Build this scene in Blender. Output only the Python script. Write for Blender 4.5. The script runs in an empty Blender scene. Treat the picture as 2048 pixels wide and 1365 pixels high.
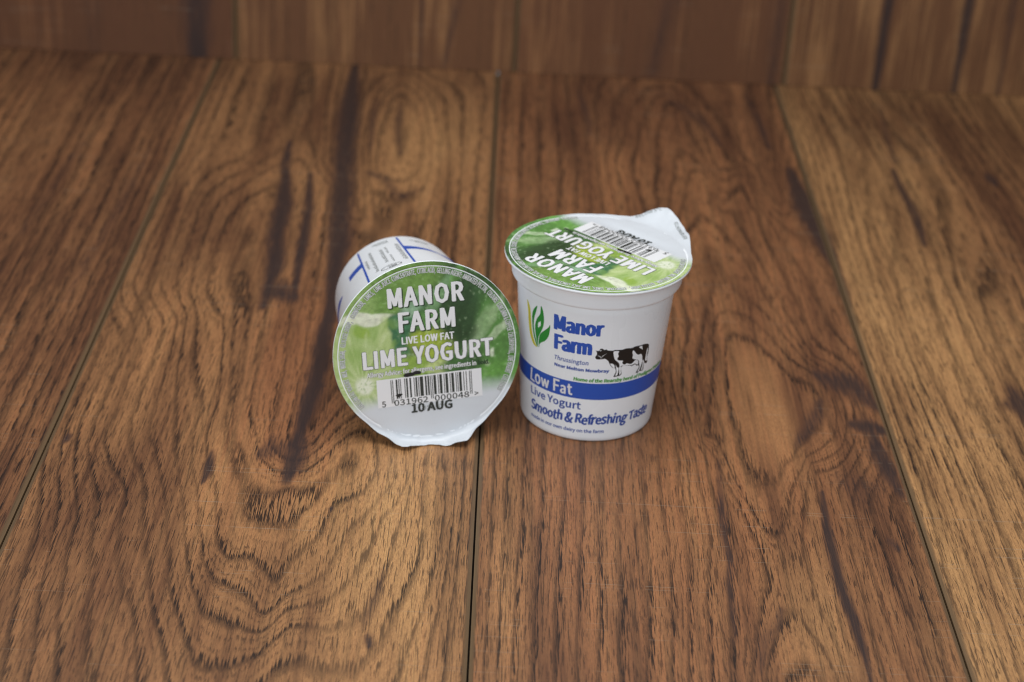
import bpy, bmesh, math, json
import numpy as np
from mathutils import Matrix, Vector

MM = 0.001
scene = bpy.context.scene
COL = scene.collection

# ------------------------------------------------------------------ camera
cam_data = bpy.data.cameras.new('camera')
cam = bpy.data.objects.new('camera', cam_data)
COL.objects.link(cam)
scene.camera = cam
CAM_POS = Vector((-40.25, -622.65, 349.57)) * MM
yaw, pitch, roll = -0.0176, 0.4777, 0.0609
_f = Vector((-math.sin(yaw) * math.cos(pitch), math.cos(yaw) * math.cos(pitch), -math.sin(pitch)))
_r = Vector((math.cos(yaw), math.sin(yaw), 0))
_u = _r.cross(_f)
_r2 = _r * math.cos(roll) + _u * math.sin(roll)
_u2 = _u * math.cos(roll) - _r * math.sin(roll)
m = Matrix((_r2, _u2, -_f)).transposed().to_4x4()
m.translation = CAM_POS
cam.matrix_world = m
cam_data.sensor_fit = 'HORIZONTAL'
cam_data.sensor_width = 22.3
cam_data.lens = 41.15
cam_data.clip_start = 0.02
cam_data.clip_end = 20
cam_data.dof.use_dof = True
cam_data.dof.focus_distance = (Vector((-45, -102, 0)) * MM - CAM_POS).dot(_f)
cam_data.dof.aperture_fstop = 7.2

# ------------------------------------------------------------------ world and lamps (indoor, soft overhead light)
world = bpy.data.worlds.new('World')
scene.world = world
world.use_nodes = True
bg = world.node_tree.nodes['Background']
bg.inputs['Color'].default_value = (0.80, 0.91, 1.0, 1)
bg.inputs['Strength'].default_value = 0.33

def area(name, loc, target, size, power, color):
    l = bpy.data.lights.new(name, 'AREA')
    l.shape = 'RECTANGLE'; l.size, l.size_y = size
    l.energy = power; l.color = color
    o = bpy.data.objects.new(name, l)
    o.location = loc
    o.rotation_euler = (Vector(target) - Vector(loc)).to_track_quat('-Z', 'Y').to_euler()
    COL.objects.link(o)
    return o
area('softbox', (-0.04, -0.08, 0.58), (-0.04, -0.06, 0), (0.44, 0.38), 2.75, (1.0, 0.985, 0.96))
area('added_front_fill', (-0.22, -1.12, 0.50), (0.0, 0.0, 0.03), (0.7, 0.5), 5.2, (0.94, 0.98, 1.0))  # unseen fill lamp behind the camera, added to brighten the pot fronts

vs = scene.view_settings
vs.view_transform = 'Standard'; vs.look = 'None'; vs.exposure = 0.0; vs.gamma = 1.0
vs.use_curve_mapping = False
scene.render.engine = 'CYCLES'
scene.cycles.use_denoising = True
scene.cycles.adaptive_threshold = 0.015
scene.cycles.filter_width = 1.0
scene.cycles.max_bounces = 5
scene.cycles.diffuse_bounces = 3
scene.cycles.glossy_bounces = 2

# ------------------------------------------------------------------ helpers
def make_mesh(name, verts, faces, mat=None, smooth=False):
    me = bpy.data.meshes.new(name)
    me.from_pydata([tuple(v) for v in verts], [], [tuple(f) for f in faces])
    me.update()
    if mat: me.materials.append(mat)
    if smooth:
        me.polygons.foreach_set('use_smooth', [True] * len(me.polygons))
    return me

def add_obj(name, data, parent=None):
    o = bpy.data.objects.new(name, data)
    COL.objects.link(o)
    if parent: o.parent = parent
    return o

def set_attr(me, name, kind, arr):
    a = me.attributes.new(name, kind, 'POINT')
    key = {'FLOAT': 'value', 'FLOAT_VECTOR': 'vector', 'FLOAT_COLOR': 'color'}[kind]
    a.data.foreach_set(key, np.asarray(arr, dtype=np.float32).ravel())

class NT:
    """small node-tree builder"""
    def __init__(s, name):
        s.mat = bpy.data.materials.new(name); s.mat.use_nodes = True
        s.t = s.mat.node_tree; s.n = s.t.nodes
        s.bsdf = s.n['Principled BSDF']
    def new(s, typ, **kw):
        n = s.n.new(typ)
        for k, v in kw.items(): setattr(n, k, v)
        return n
    def put(s, sock, v):
        if v is None: return
        if isinstance(v, bpy.types.NodeSocket): s.t.links.new(v, sock)
        elif isinstance(v, (tuple, list)) and len(v) == 3 and sock.type == 'RGBA': sock.default_value = (*v, 1)
        else: sock.default_value = v
    def math(s, op, a, b=None, c=None, clamp=False):
        n = s.new('ShaderNodeMath', operation=op, use_clamp=clamp)
        for i, v in enumerate((a, b, c)): s.put(n.inputs[i], v)
        return n.outputs[0]
    def ss(s, v, lo, hi, a=0.0, b=1.0):
        n = s.new('ShaderNodeMapRange', interpolation_type='SMOOTHSTEP')
        for i, x in enumerate((v, lo, hi, a, b)): s.put(n.inputs[i], x)
        return n.outputs[0]
    def attr(s, name, out='Fac'):
        n = s.new('ShaderNodeAttribute', attribute_name=name)
        return n.outputs[out]
    def mapping(s, vec, scale, loc=(0, 0, 0)):
        n = s.new('ShaderNodeMapping'); s.put(n.inputs['Vector'], vec)
        n.inputs['Scale'].default_value = scale; n.inputs['Location'].default_value = loc
        return n.outputs[0]
    def noise(s, vec, scale=(1, 1, 1), detail=2.0, rough=0.5, loc=(0, 0, 0), dist=0.0):
        n = s.new('ShaderNodeTexNoise')
        s.put(n.inputs['Vector'], s.mapping(vec, scale, loc))
        n.inputs['Scale'].default_value = 1.0
        n.inputs['Detail'].default_value = detail; n.inputs['Roughness'].default_value = rough
        n.inputs['Distortion'].default_value = dist
        return n.outputs['Fac']
    def mix(s, fac, a, b, blend='MIX'):
        n = s.new('ShaderNodeMix', data_type='RGBA', blend_type=blend)
        s.put(n.inputs[0], fac); s.put(n.inputs[6], a); s.put(n.inputs[7], b)
        return n.outputs[2]

# ------------------------------------------------------------------ wood material
def wood_material():
    w = NT('laminate_wood')
    P = w.attr('pco', 'Vector')
    ring, streak, tone, edge, hue = (w.attr(k) for k in ('ring', 'streak', 'tone', 'edge', 'hue'))
    # pores: short dashes along the grain
    po = w.noise(P, (2.0, 0.10, 1), 2, 0.55, (3, 31, 0))
    # growth-ring phase, gently disturbed, ragged along the grain
    n1 = w.noise(P, (0.13, 0.020, 1), 4, 0.6)
    ph = w.math('ADD', ring, w.math('MULTIPLY_ADD', n1, 0.6, -0.3))
    ph = w.math('ADD', ph, w.math('MULTIPLY_ADD', po, 0.8, -0.4))
    tri = w.math('ABSOLUTE', w.math('MULTIPLY_ADD', w.math('FRACT', ph), 2.0, -1.0))
    band = w.ss(tri, 0.60, 0.90)
    busy = w.ss(ring, 0.95, 1.7, 0.12, 1.0)
    tri3 = w.math('ABSOLUTE', w.math('MULTIPLY_ADD', w.math('FRACT', w.math('MULTIPLY', ph, 3.4)), 2.0, -1.0))
    band3 = w.ss(tri3, 0.45, 1.0)
    pores = w.ss(po, 0.44, 0.56)
    pfine = w.ss(po, 0.585, 0.62)
    # long straight grain lines
    lg = w.noise(P, (0.62, 0.0085, 1), 3, 0.62, (41, 5, 0), 0.15)
    lines = w.ss(lg, 0.555, 0.66)
    lows = w.ss(lg, 0.30, 0.62)
    patch = w.ss(w.noise(P, (0.032, 0.011, 1), 2, 0.5, (71, 3, 0)), 0.36, 0.60)
    # base colour
    t1 = w.noise(P, (0.075, 0.009, 1), 4, 0.6, (5, 55, 0))
    tv = w.math('ADD', w.math('MULTIPLY_ADD', t1, 2.0, -0.45), w.math('MULTIPLY_ADD', lows, -0.42, 0.14))
    tv = w.math('ADD', tv, w.math('MULTIPLY', tone, 0.85), clamp=True)
    red = w.mix(tv, WOOD['red0'], WOOD['red1'])
    tan = w.mix(tv, WOOD['tan0'], WOOD['tan1'])
    hv = w.math('ADD', hue, w.math('MULTIPLY_ADD', lg, 1.2, -0.6), clamp=True)
    col = w.mix(hv, red, tan)
    # mottling
    mo = w.noise(P, (2.2, 0.42, 1), 4, 0.7, (17, 23, 0))
    col = w.mix(w.ss(mo, 0.38, 0.66, 0.0, 0.36), col, WOOD['red0'])
    # dark grain
    d1 = w.math('MULTIPLY', band, w.math('MULTIPLY_ADD', pores, 0.50, 0.50))
    d1 = w.math('MULTIPLY', d1, w.math('MULTIPLY_ADD', patch, 0.4, 0.58))
    d2 = w.math('MULTIPLY', w.math('MULTIPLY', band3, pores), w.math('MULTIPLY_ADD', patch, 0.45, 0.30))
    d2 = w.math('MULTIPLY', d2, busy)
    d3 = w.math('MULTIPLY', lines, w.math('MULTIPLY_ADD', pores, 0.46, 0.10))
    d4 = w.math('MULTIPLY', pfine, w.math('MULTIPLY', busy, w.math('MULTIPLY_ADD', patch, -0.14, 0.72)))
    dark = w.math('MAXIMUM', w.math('MAXIMUM', d1, d2), w.math('MAXIMUM', d3, d4), clamp=True)
    col = w.mix(w.math('MULTIPLY', dark, 0.97), col, WOOD['grain'])
    # heartwood streaks and knots
    st = w.math('ADD', streak, w.math('MULTIPLY_ADD', n1, 0.8, -0.4))
    st = w.math('ADD', st, w.math('MULTIPLY_ADD', po, 1.0, -0.5))
    gate = w.ss(streak, 0.03, 0.22)
    halo = w.math('MULTIPLY', w.ss(streak, 0.02, 0.7), 0.6)
    col = w.mix(halo, col, WOOD['halo'])
    st = w.math('MULTIPLY', w.math('MULTIPLY', w.ss(st, 0.22, 0.95), gate), 0.86)
    col = w.mix(st, col, WOOD['streak'])
    # saw marks: faint pale scratches across the boards
    sm = w.noise(P, (0.012, 1.15, 1), 1, 0.5, (2, 44, 0))
    sl = w.math('MULTIPLY', w.ss(sm, 0.685, 0.73), w.ss(t1, 0.46, 0.56))
    col = w.mix(w.math('MULTIPLY', sl, 0.24), col, (0.36, 0.29, 0.22))
    # pale eased edges
    col = w.mix(edge, col, WOOD['edge'])
    w.put(w.bsdf.inputs['Base Color'], col)
    w.put(w.bsdf.inputs['Roughness'], w.math('MULTIPLY_ADD', mo, 0.2, WOOD['rough']))
    w.bsdf.inputs['Specular IOR Level'].default_value = 0.32
    b = w.new('ShaderNodeBump'); b.inputs['Strength'].default_value = 0.55; b.inputs['Distance'].default_value = 0.00018
    w.put(b.inputs['Height'], w.math('MULTIPLY', po, -1.0))
    w.put(w.bsdf.inputs['Normal'], b.outputs[0])
    return w.mat

WOOD = dict(red0=(0.120, 0.048, 0.025), red1=(0.38, 0.160, 0.067), tan0=(0.165, 0.076, 0.034), tan1=(0.58, 0.315, 0.128),
            grain=(0.018, 0.011, 0.009), halo=(0.085, 0.038, 0.024), streak=(0.034, 0.023, 0.023), edge=(0.155, 0.098, 0.052), rough=0.36)
wood = wood_material()

# traced ring contours and dark streaks of the boards, millimetres on the floor
GRAIN = json.loads('''{"B":[[1,[[-122.1,-47.0],[-121.3,-61.8],[-118.0,-77.0],[-116.1,-79.7],[-114.2,-77.2],[-111.3,-70.5],[-105.4,-66.9],[-96.6,-66.7],[-94.2,-68.8],[-91.3,-62.5],[-88.4,-52.4],[-86.1,-42.1]]],[2,[[-129.8,-68.7],[-125.7,-88.1],[-123.6,-102.3],[-121.0,-111.7],[-114.1,-110.0],[-109.9,-110.7],[-104.8,-117.6],[-102.5,-122.5],[-100.4,-120.3],[-98.1,-109.6],[-95.1,-104.0],[-90.6,-94.8],[-88.7,-76.5]]],[3,[[-134.5,-75.1],[-131.6,-89.7],[-128.3,-107.0],[-123.0,-122.3],[-118.3,-125.9],[-111.5,-129.4],[-104.1,-141.5],[-101.6,-143.2],[-100.7,-137.3],[-95.9,-129.0],[-88.1,-120.2],[-83.8,-103.0]]],[4,[[-138.5,-81.3],[-134.3,-103.3],[-129.8,-119.8],[-123.1,-140.3],[-119.1,-143.8],[-113.0,-147.1],[-104.8,-149.2],[-101.7,-147.1],[-98.2,-139.1],[-92.8,-135.7]]],[5,[[-143.4,-81.7],[-139.6,-103.8],[-133.2,-134.3],[-127.0,-151.1],[-121.5,-164.5],[-116.8,-170.3],[-105.6,-164.1],[-100.8,-159.1],[-97.8,-151.5],[-94.5,-146.5]]],[6,[[-153.4,-71.0],[-149.6,-91.4],[-145.9,-108.6],[-141.8,-125.0],[-137.5,-142.5],[-132.3,-159.0],[-126.5,-176.8]]],[7,[[-158.9,-75.1],[-156.1,-105.3],[-150.9,-128.8],[-145.3,-137.3],[-141.8,-149.5],[-135.5,-177.5]]],[8,[[-166.4,-84.0],[-163.7,-106.0],[-160.6,-126.6],[-156.1,-150.8],[-153.8,-164.4],[-151.3,-178.8]]],[9,[[-172.4,-87.9],[-170.8,-117.3],[-167.0,-137.2],[-165.4,-146.8],[-161.9,-165.1],[-159.7,-179.5]]],[10.5,[[-180.8,-96.6],[-177.6,-138.1],[-173.7,-161.5],[-170.7,-180.4]]],[4,[[-63.7,-58.6],[-64.5,-67.1],[-70.4,-81.7],[-72.2,-90.9],[-73.8,-102.0],[-78.4,-119.3]]],[5.5,[[-60.5,-34.4],[-61.6,-62.0],[-61.6,-83.2],[-61.8,-100.9],[-63.4,-113.9],[-66.0,-128.4],[-70.8,-148.2]]],[7,[[-50.7,-48.7],[-49.9,-82.0],[-50.9,-102.1],[-53.2,-127.3],[-56.8,-147.1],[-60.8,-171.5]]],[9,[[-44.2,-48.0],[-44.2,-83.8],[-44.9,-116.4],[-46.1,-146.2],[-46.7,-170.4]]],[2,[[-144.8,61.4],[-140.5,26.9],[-136.7,-5.0]]],[3,[[-155.1,49.4],[-150.8,17.4],[-142.9,-13.4]]],[5,[[-163.4,55.6],[-161.3,24.5],[-159.6,-7.5],[-157.3,-37.0]]],[7,[[-173.2,47.3],[-173.5,6.7],[-173.6,-24.1],[-173.0,-41.5]]],[9,[[-182.9,39.1],[-183.9,-2.3],[-183.5,-32.5]]],[1,[[-144.7,141.1],[-145.2,99.4],[-142.4,61.7],[-131.6,-34.4]]],[3,[[-165.5,160.6],[-164.4,113.2],[-162.1,77.9]]],[5,[[-178.1,182.2],[-177.0,136.9],[-176.2,91.6]]],[7,[[-186.6,205.3],[-187.4,135.5],[-186.3,82.6]]],[2,[[-137.8,212.3],[-133.3,142.6],[-130.2,81.8],[-127.4,28.3],[-124.2,-19.0]]],[3,[[-126.5,213.9],[-122.7,144.0],[-119.4,83.1],[-116.2,13.1],[-114.4,-38.4]]],[4,[[-115.8,202.9],[-112.6,123.9],[-110.9,65.4],[-109.2,5.8],[-107.9,-32.0]]],[5,[[-105.0,146.3],[-104.5,84.9],[-103.2,14.5],[-103.6,-31.5]]],[7,[[-183.4,363.5],[-183.5,308.2],[-182.8,237.8]]],[5.3,[[-164.7,366.6],[-163.0,311.4],[-161.3,241.0]]],[4,[[-148.5,369.3],[-145.1,314.3],[-140.9,244.0]]],[5,[[-130.9,372.3],[-128.3,316.9],[-121.3,227.3]]],[9,[[-191.4,362.2],[-192.6,291.9],[-191.6,217.2]]],[6,[[-93.9,176.3],[-99.5,217.7],[-102.8,277.0],[-98.9,329.3],[-92.2,350.0],[-80.4,332.2],[-72.6,281.6],[-69.5,228.3],[-73.3,199.8],[-82.1,189.6],[-92.2,200.2]]],[4.5,[[-92.2,251.2],[-93.3,285.6],[-89.8,311.7],[-82.7,301.7],[-78.2,266.8],[-77.6,233.6],[-84.0,219.9]]],[8,[[-99.6,175.5],[-107.6,248.9],[-109.4,327.6],[-101.1,360.7],[-84.9,365.0],[-66.8,326.6],[-61.4,255.7],[-60.7,180.8]]],[9.5,[[-51.4,344.7],[-51.4,257.1],[-51.5,182.0]]]],"C":[[1,[[54.6,-24.8],[54.6,-0.1],[56.0,32.0],[57.1,57.9],[60.0,67.2],[66.0,69.7],[71.1,63.0],[75.8,53.0],[80.0,39.7],[84.0,33.4]]],[1,[[56.1,-11.8],[56.5,-29.0],[58.5,-41.6],[63.4,-44.9],[66.0,-48.4],[69.2,-40.6],[74.6,-28.5],[84.6,-8.8]]],[2,[[42.6,-16.5],[49.8,15.0],[53.4,48.7],[53.9,73.7],[56.5,85.2],[61.3,91.4],[67.8,88.4],[75.0,76.2],[80.3,57.0],[86.9,43.9],[92.6,37.7]]],[2,[[49.5,-16.5],[50.3,-44.9],[55.1,-62.8],[56.8,-76.6],[60.9,-79.6],[64.2,-78.2],[65.2,-72.4],[68.5,-68.6],[71.7,-52.7],[76.1,-38.6],[83.1,-25.0],[92.4,-12.1]]],[3,[[41.9,14.2],[47.6,56.8],[54.9,96.4],[59.8,112.7],[63.3,123.3],[66.6,111.6],[74.9,98.8],[80.1,84.2],[85.8,61.2]]],[4,[[42.5,102.7],[47.1,144.3],[51.2,175.8],[56.8,188.1],[63.3,186.6],[68.0,175.7],[71.7,156.1],[77.4,131.2],[81.6,97.7],[86.1,77.5],[90.3,58.1]]],[3,[[47.3,-33.8],[52.0,-54.6],[55.1,-68.6],[56.5,-85.7],[56.3,-98.9],[56.1,-112.6],[52.6,-128.1],[49.9,-142.8],[46.1,-162.9]]],[3,[[71.8,-77.5],[70.9,-89.9],[71.6,-108.1],[72.8,-121.4],[74.0,-134.1],[75.3,-145.4],[76.5,-160.5]]],[2,[[50.6,-162.6],[54.0,-147.2],[58.2,-135.4],[60.2,-123.5],[63.0,-124.2],[66.1,-127.9],[67.9,-136.6],[71.2,-145.8],[73.1,-160.7]]],[1,[[57.3,-162.0],[62.1,-154.9],[64.5,-153.7],[67.4,-161.2]]],[4,[[42.6,-26.5],[43.4,-63.9],[45.0,-82.2],[46.1,-97.6],[44.2,-111.6],[44.2,-123.8],[43.0,-143.4],[40.5,-163.4]]],[5,[[38.1,-13.7],[39.5,-39.7],[40.4,-70.0],[40.8,-87.1],[37.2,-109.1],[36.1,-129.5],[33.8,-163.9]]],[6,[[31.8,-27.6],[31.8,-65.0],[32.5,-98.8],[29.7,-130.1],[27.7,-164.4]]],[7.5,[[23.4,-28.5],[22.6,-77.5],[21.9,-120.7],[19.2,-165.1]]],[9,[[12.0,-29.6],[10.0,-78.7],[8.8,-121.9],[7.0,-166.1]]],[11,[[-1.3,-25.7],[-2.9,-68.3],[-4.7,-123.1],[-6.2,-167.1]]],[13,[[-16.1,-27.2],[-16.9,-81.2],[-18.8,-124.3],[-20.0,-168.2]]],[15,[[-28.8,-28.5],[-29.4,-82.4],[-30.0,-125.3],[-30.9,-169.1]]],[17,[[-38.1,-29.5],[-38.1,-83.2],[-38.1,-126.0],[-38.0,-169.7]]],[4,[[81.8,-35.5],[81.7,-60.2],[81.1,-78.9],[81.1,-96.6],[81.1,-113.5],[82.5,-127.5],[83.1,-142.9],[83.2,-159.9]]],[5,[[89.4,-47.3],[88.0,-82.8],[87.2,-104.6],[87.8,-120.1],[87.2,-159.6]]],[6.5,[[94.8,-58.9],[95.1,-93.2],[96.9,-119.3],[98.5,-143.5],[98.6,-158.7]]],[8,[[106.0,-57.9],[107.7,-92.1],[108.0,-123.3],[107.1,-158.0]]],[5,[[66.9,241.3],[71.6,216.6],[74.8,188.2],[81.2,142.2],[87.4,88.8],[93.0,53.2]]],[6.5,[[83.0,243.6],[89.9,171.8],[96.1,117.2],[100.4,71.8]]],[8,[[102.3,246.3],[106.5,185.4],[110.9,135.4],[112.6,91.8]]],[6,[[35.6,101.9],[41.3,165.4],[46.2,213.1],[49.8,238.9]]],[7,[[40.6,250.6],[46.9,314.3],[54.2,345.8],[60.2,316.3],[64.9,274.2],[71.9,210.7]]],[9,[[20.6,247.7],[31.7,326.9],[41.4,359.5],[58.3,366.3],[71.0,317.9],[81.0,256.4]]],[10.5,[[85.9,366.7],[95.9,278.8],[98.7,214.4]]],[12,[[5.6,353.8],[6.9,293.6],[8.2,245.9]]],[15,[[-16.2,350.3],[-16.7,198.6]]],[17,[[-35.0,331.7],[-35.5,196.0]]]],"S":[[2.6,1.0,[[-138.4,217.2],[-134.6,176.3],[-134.2,142.5],[-131.2,111.2],[-131.1,89.4],[-131.0,72.2]]],[1.6,0.9,[[-126.5,213.9],[-123.6,177.8],[-121.8,144.1],[-121.0,112.5],[-119.4,83.1]]],[3.2,0.8,[[-132.0,83.5],[-126.7,88.0],[-119.2,81.2]]],[1.6,0.85,[[-140.8,254.1],[-140.1,231.0],[-138.1,206.0]]],[3.4,1.0,[[-118.1,374.4],[-116.6,318.8],[-112.9,248.1],[-108.8,185.9],[-105.7,141.3],[-104.5,100.3],[-102.2,62.8]]],[2.4,1.0,[[-103.8,77.4],[-103.0,27.7],[-103.1,6.5],[-104.4,-16.9],[-105.0,-31.7]]],[2.8,0.9,[[-104.6,-28.4],[-104.8,-38.9],[-104.7,-51.6],[-105.6,-60.3]]],[3.0,0.55,[[-117.1,-45.3],[-113.7,-41.1],[-108.5,-40.6]]],[1.6,0.25,[[-114.2,-77.2],[-111.3,-70.5],[-105.2,-68.7],[-96.5,-67.8]]],[1.2,0.9,[[-134.0,-45.7],[-133.7,-55.7],[-134.1,-65.5]]],[1.4,1.0,[[-186.3,-39.5],[-186.6,-42.7]]],[1.0,1.0,[[-89.2,-78.3],[-88.8,-78.8]]],[1.2,1.0,[[-70.7,-150.1],[-69.8,-153.8]]],[1.6,0.5,[[-68.1,-114.3],[-70.0,-128.7],[-72.3,-143.6]]],[3.2,1.0,[[108.0,252.4],[109.2,221.8],[110.0,197.6],[112.6,174.8],[114.6,142.2]]],[2.0,0.7,[[114.6,142.2],[114.9,119.5],[115.2,103.7]]],[1.2,0.85,[[82.9,-51.6],[81.1,-78.9],[81.1,-96.6],[81.1,-113.5],[82.5,-127.5],[83.1,-142.9],[83.2,-159.9]]],[1.1,0.6,[[47.3,-33.8],[45.0,-82.2],[46.1,-97.6],[44.2,-111.6],[44.2,-123.8],[43.0,-143.4]]],[3.0,0.75,[[92.6,37.7],[96.7,33.2],[107.3,29.4],[112.8,13.8]]],[2.0,0.8,[[100.3,-1.5],[106.3,-2.4],[112.8,-4.7]]],[1.8,0.6,[[77.6,-18.8],[82.7,-7.9],[88.0,3.4],[91.3,16.3]]],[2.2,0.8,[[107.7,-6.5],[107.9,-22.5],[109.8,-39.1],[111.2,-50.1]]],[4.5,0.4,[[90.3,-41.0],[95.5,-50.4],[102.7,-46.0]]],[1.4,0.7,[[101.6,-80.4],[104.4,-85.7]]],[1.3,0.6,[[4.2,353.6],[8.7,315.8],[9.3,286.9]]],[1.8,0.55,[[54.2,345.8],[68.3,317.5],[75.8,282.8]]],[1.6,0.6,[[96.4,360.3],[99.8,315.0],[101.1,279.6]]],[1.4,0.45,[[60.2,-123.5],[57.2,-133.6],[53.0,-140.7],[49.5,-156.8]]],[1.6,0.9,[[160.8,261.2],[160.7,238.5],[161.7,223.0],[162.1,204.9],[160.0,170.3]]],[2.2,0.9,[[208.8,261.4],[210.1,249.9]]],[5.0,0.9,[[170.0,29.3],[170.2,13.4]]],[1.2,0.5,[[170.0,356.2],[166.4,317.7],[163.3,268.2]]],[1.2,0.5,[[-243.3,90.4],[-242.7,92.9]]],[2.0,0.4,[[-244.2,128.6],[-242.6,179.3],[-239.9,242.7]]],[2.0,0.4,[[-211.3,68.1],[-208.0,155.2],[-206.6,234.4]]],[1.6,0.55,[[-90.0,315.4],[-89.0,279.1],[-85.6,245.5]]],[1.2,0.6,[[-102.3,321.0],[-102.6,291.3],[-100.3,250.0]]],[1.8,0.5,[[-99.7,220.8],[-90.7,212.7],[-82.3,192.6],[-73.5,202.8]]],[2.2,0.35,[[-23.2,72.1],[-28.8,19.8],[-30.0,-33.3]]]]}''')

def tps_field(contours, X, Y, ysc=0.35, lam=0.12):
    """thin-plate interpolation of ring numbers given along contour lines"""
    P, V = [], []
    for v, pts in contours:
        pts = np.array(pts, float)
        seg = np.r_[0, np.cumsum(np.hypot(*np.diff(pts * [1, ysc], axis=0).T))]
        k = max(2, int(seg[-1] / 5) + 1)
        s = np.linspace(0, seg[-1], k)
        P.append(np.c_[np.interp(s, seg, pts[:, 0]), np.interp(s, seg, pts[:, 1]) * ysc]); V += [v] * k
    P = np.vstack(P); V = np.array(V, float); n = len(P)
    def U(r2): return r2 * np.log(r2 + 1e-9)
    K = U(((P[:, None] - P[None]) ** 2).sum(-1)) + np.eye(n) * lam * 100
    A = np.zeros((n + 3, n + 3)); A[:n, :n] = K
    A[:n, n] = 1; A[:n, n + 1:] = P; A[n, :n] = 1; A[n + 1:, :n] = P.T
    w = np.linalg.solve(A, np.r_[V, 0, 0, 0])
    Q = np.c_[X.ravel(), Y.ravel() * ysc]
    out = np.empty(len(Q))
    for i in range(0, len(Q), 4000):
        q = Q[i:i + 4000]
        out[i:i + 4000] = U(((q[:, None] - P[None]) ** 2).sum(-1)) @ w[:n] + w[n] + q @ w[n + 1:]
    out = 0.55 + np.logaddexp(0, (out - 0.55) * 6) / 6      # no rings inside the innermost one
    return out.reshape(X.shape)

def streak_field(streaks, X, Y):
    S = np.zeros_like(X)
    for hw, amp, pts in streaks:
        pts = np.array(pts, float)
        if pts[:, 0].max() < X.min() - 20 or pts[:, 0].min() > X.max() + 20: continue
        D = np.full(X.shape, 1e9); A = np.zeros(X.shape)
        cum = np.r_[0, np.cumsum(np.hypot(*np.diff(pts, axis=0).T))]
        for j, (a, b) in enumerate(zip(pts[:-1], pts[1:])):
            d = (b - a); L2 = (d[0] ** 2 + (d[1] * 0.4) ** 2) + 1e-6
            t = np.clip(((X - a[0]) * d[0] + (Y - a[1]) * 0.16 * d[1]) / L2, 0, 1)
            d2 = (X - a[0] - t * d[0]) ** 2 + ((Y - a[1] - t * d[1]) * 0.4) ** 2
            s = cum[j] + t * (cum[j + 1] - cum[j])
            A = np.where(d2 < D, np.minimum(s, cum[-1] - s), A); D = np.minimum(D, d2)
        w_ = hw * 1.25 * (0.45 + 0.55 * np.clip(A / (0.25 * cum[-1] + 4), 0, 1))
        S = np.maximum(S, amp * np.exp(-D / (2 * w_ ** 2)))
    return S

def blob_field(blobs, X, Y):
    T = np.zeros_like(X)
    for cx, cy, rx, ry, v in blobs:
        T += v * np.exp(-(((X - cx) / rx) ** 2 + ((Y - cy) / ry) ** 2))
    return T

GAP = 0.65
def plank(parent, x0, x1, y0, y1, seed, ring_fn, streaks=(), tone=0.0, blobs=(), hue=0.5, hblobs=(), nx=96, ny=300, place=None, thick=7.0):
    """one board; x across, y along; place maps (x, y, up) to the room"""
    a, b = x0 + GAP / 2, x1 - GAP / 2
    e = np.array([0, 0.35, 0.8, 1.3, 1.7, 2.2])
    xs = np.r_[a + e, np.linspace(a + 3.2, b - 3.2, nx), b - e[::-1]]
    prof = np.interp(np.minimum(xs - a, b - xs), [0, 0.35, 0.8, 1.3, 1.7, 2.2], [-1.0, -0.80, -0.52, -0.20, -0.05, 0])
    ed = np.interp(np.minimum(xs - a, b - xs), [0, 0.5, 1.1, 1.6], [1.0, 0.95, 0.8, 0.0])
    ys = np.linspace(y0, y1, ny)
    X, Y = np.meshgrid(xs, ys); nxx = len(xs)
    Z = np.tile(prof, (ny, 1)); E = np.tile(ed, (ny, 1))
    ring = ring_fn(X, Y)
    st = streak_field(streaks, X, Y)
    tn = tone + blob_field(blobs, X, Y)
    hu = hue + blob_field(hblobs, X, Y)
    V = np.stack([X, Y, Z], -1).reshape(-1, 3)
    idx = np.arange(ny * nxx).reshape(ny, nxx)
    F = np.stack([idx[:-1, :-1], idx[:-1, 1:], idx[1:, 1:], idx[1:, :-1]], -1).reshape(-1, 4).tolist()
    # skirt down the sides and ends
    border = np.r_[idx[0, :], idx[1:, -1], idx[-1, -2::-1], idx[-2:0:-1, 0]]
    n0 = len(V); low = V[border].copy(); low[:, 2] = -thick
    nb = len(border)
    F += [(int(border[i]), n0 + i, n0 + (i + 1) % nb, int(border[(i + 1) % nb])) for i in range(nb)]
    F.append(tuple(n0 + i for i in range(nb - 1, -1, -1)))
    pco = np.c_[V[:, 0], V[:, 1], np.full(len(V), seed * 17.3)]
    V = np.r_[V, low]; pco = np.r_[pco, np.c_[low[:, 0], low[:, 1], np.full(nb, seed * 17.3)]]
    ext = lambda A: np.r_[A.ravel(), A.ravel()[border]]
    W = place(V) if place else V
    me = make_mesh('plank', W * MM, F, wood)
    set_attr(me, 'pco', 'FLOAT_VECTOR', pco)
    for k, A in (('ring', ring), ('streak', st), ('tone', tn), ('edge', E), ('hue', hu)): set_attr(me, k, 'FLOAT', ext(A))
    return add_obj('plank', me, parent)

def linear_rings(pitch_mm, seed):
    r = np.random.RandomState(seed)
    ks = [(r.uniform(0.004, 0.02), r.uniform(0, 6.28), r.uniform(0.15, 0.5)) for _ in range(4)]
    def fn(X, Y):
        d = sum(a * np.sin(k * Y + p + X * 0.02) for k, p, a in ks)
        return X / pitch_mm + d + 200 + 0.9 * np.sin(X * 0.061 + ks[0][1]) + 0.5 * np.sin(X * 0.17 + ks[1][1] + Y * 0.004)
    return fn

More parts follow.
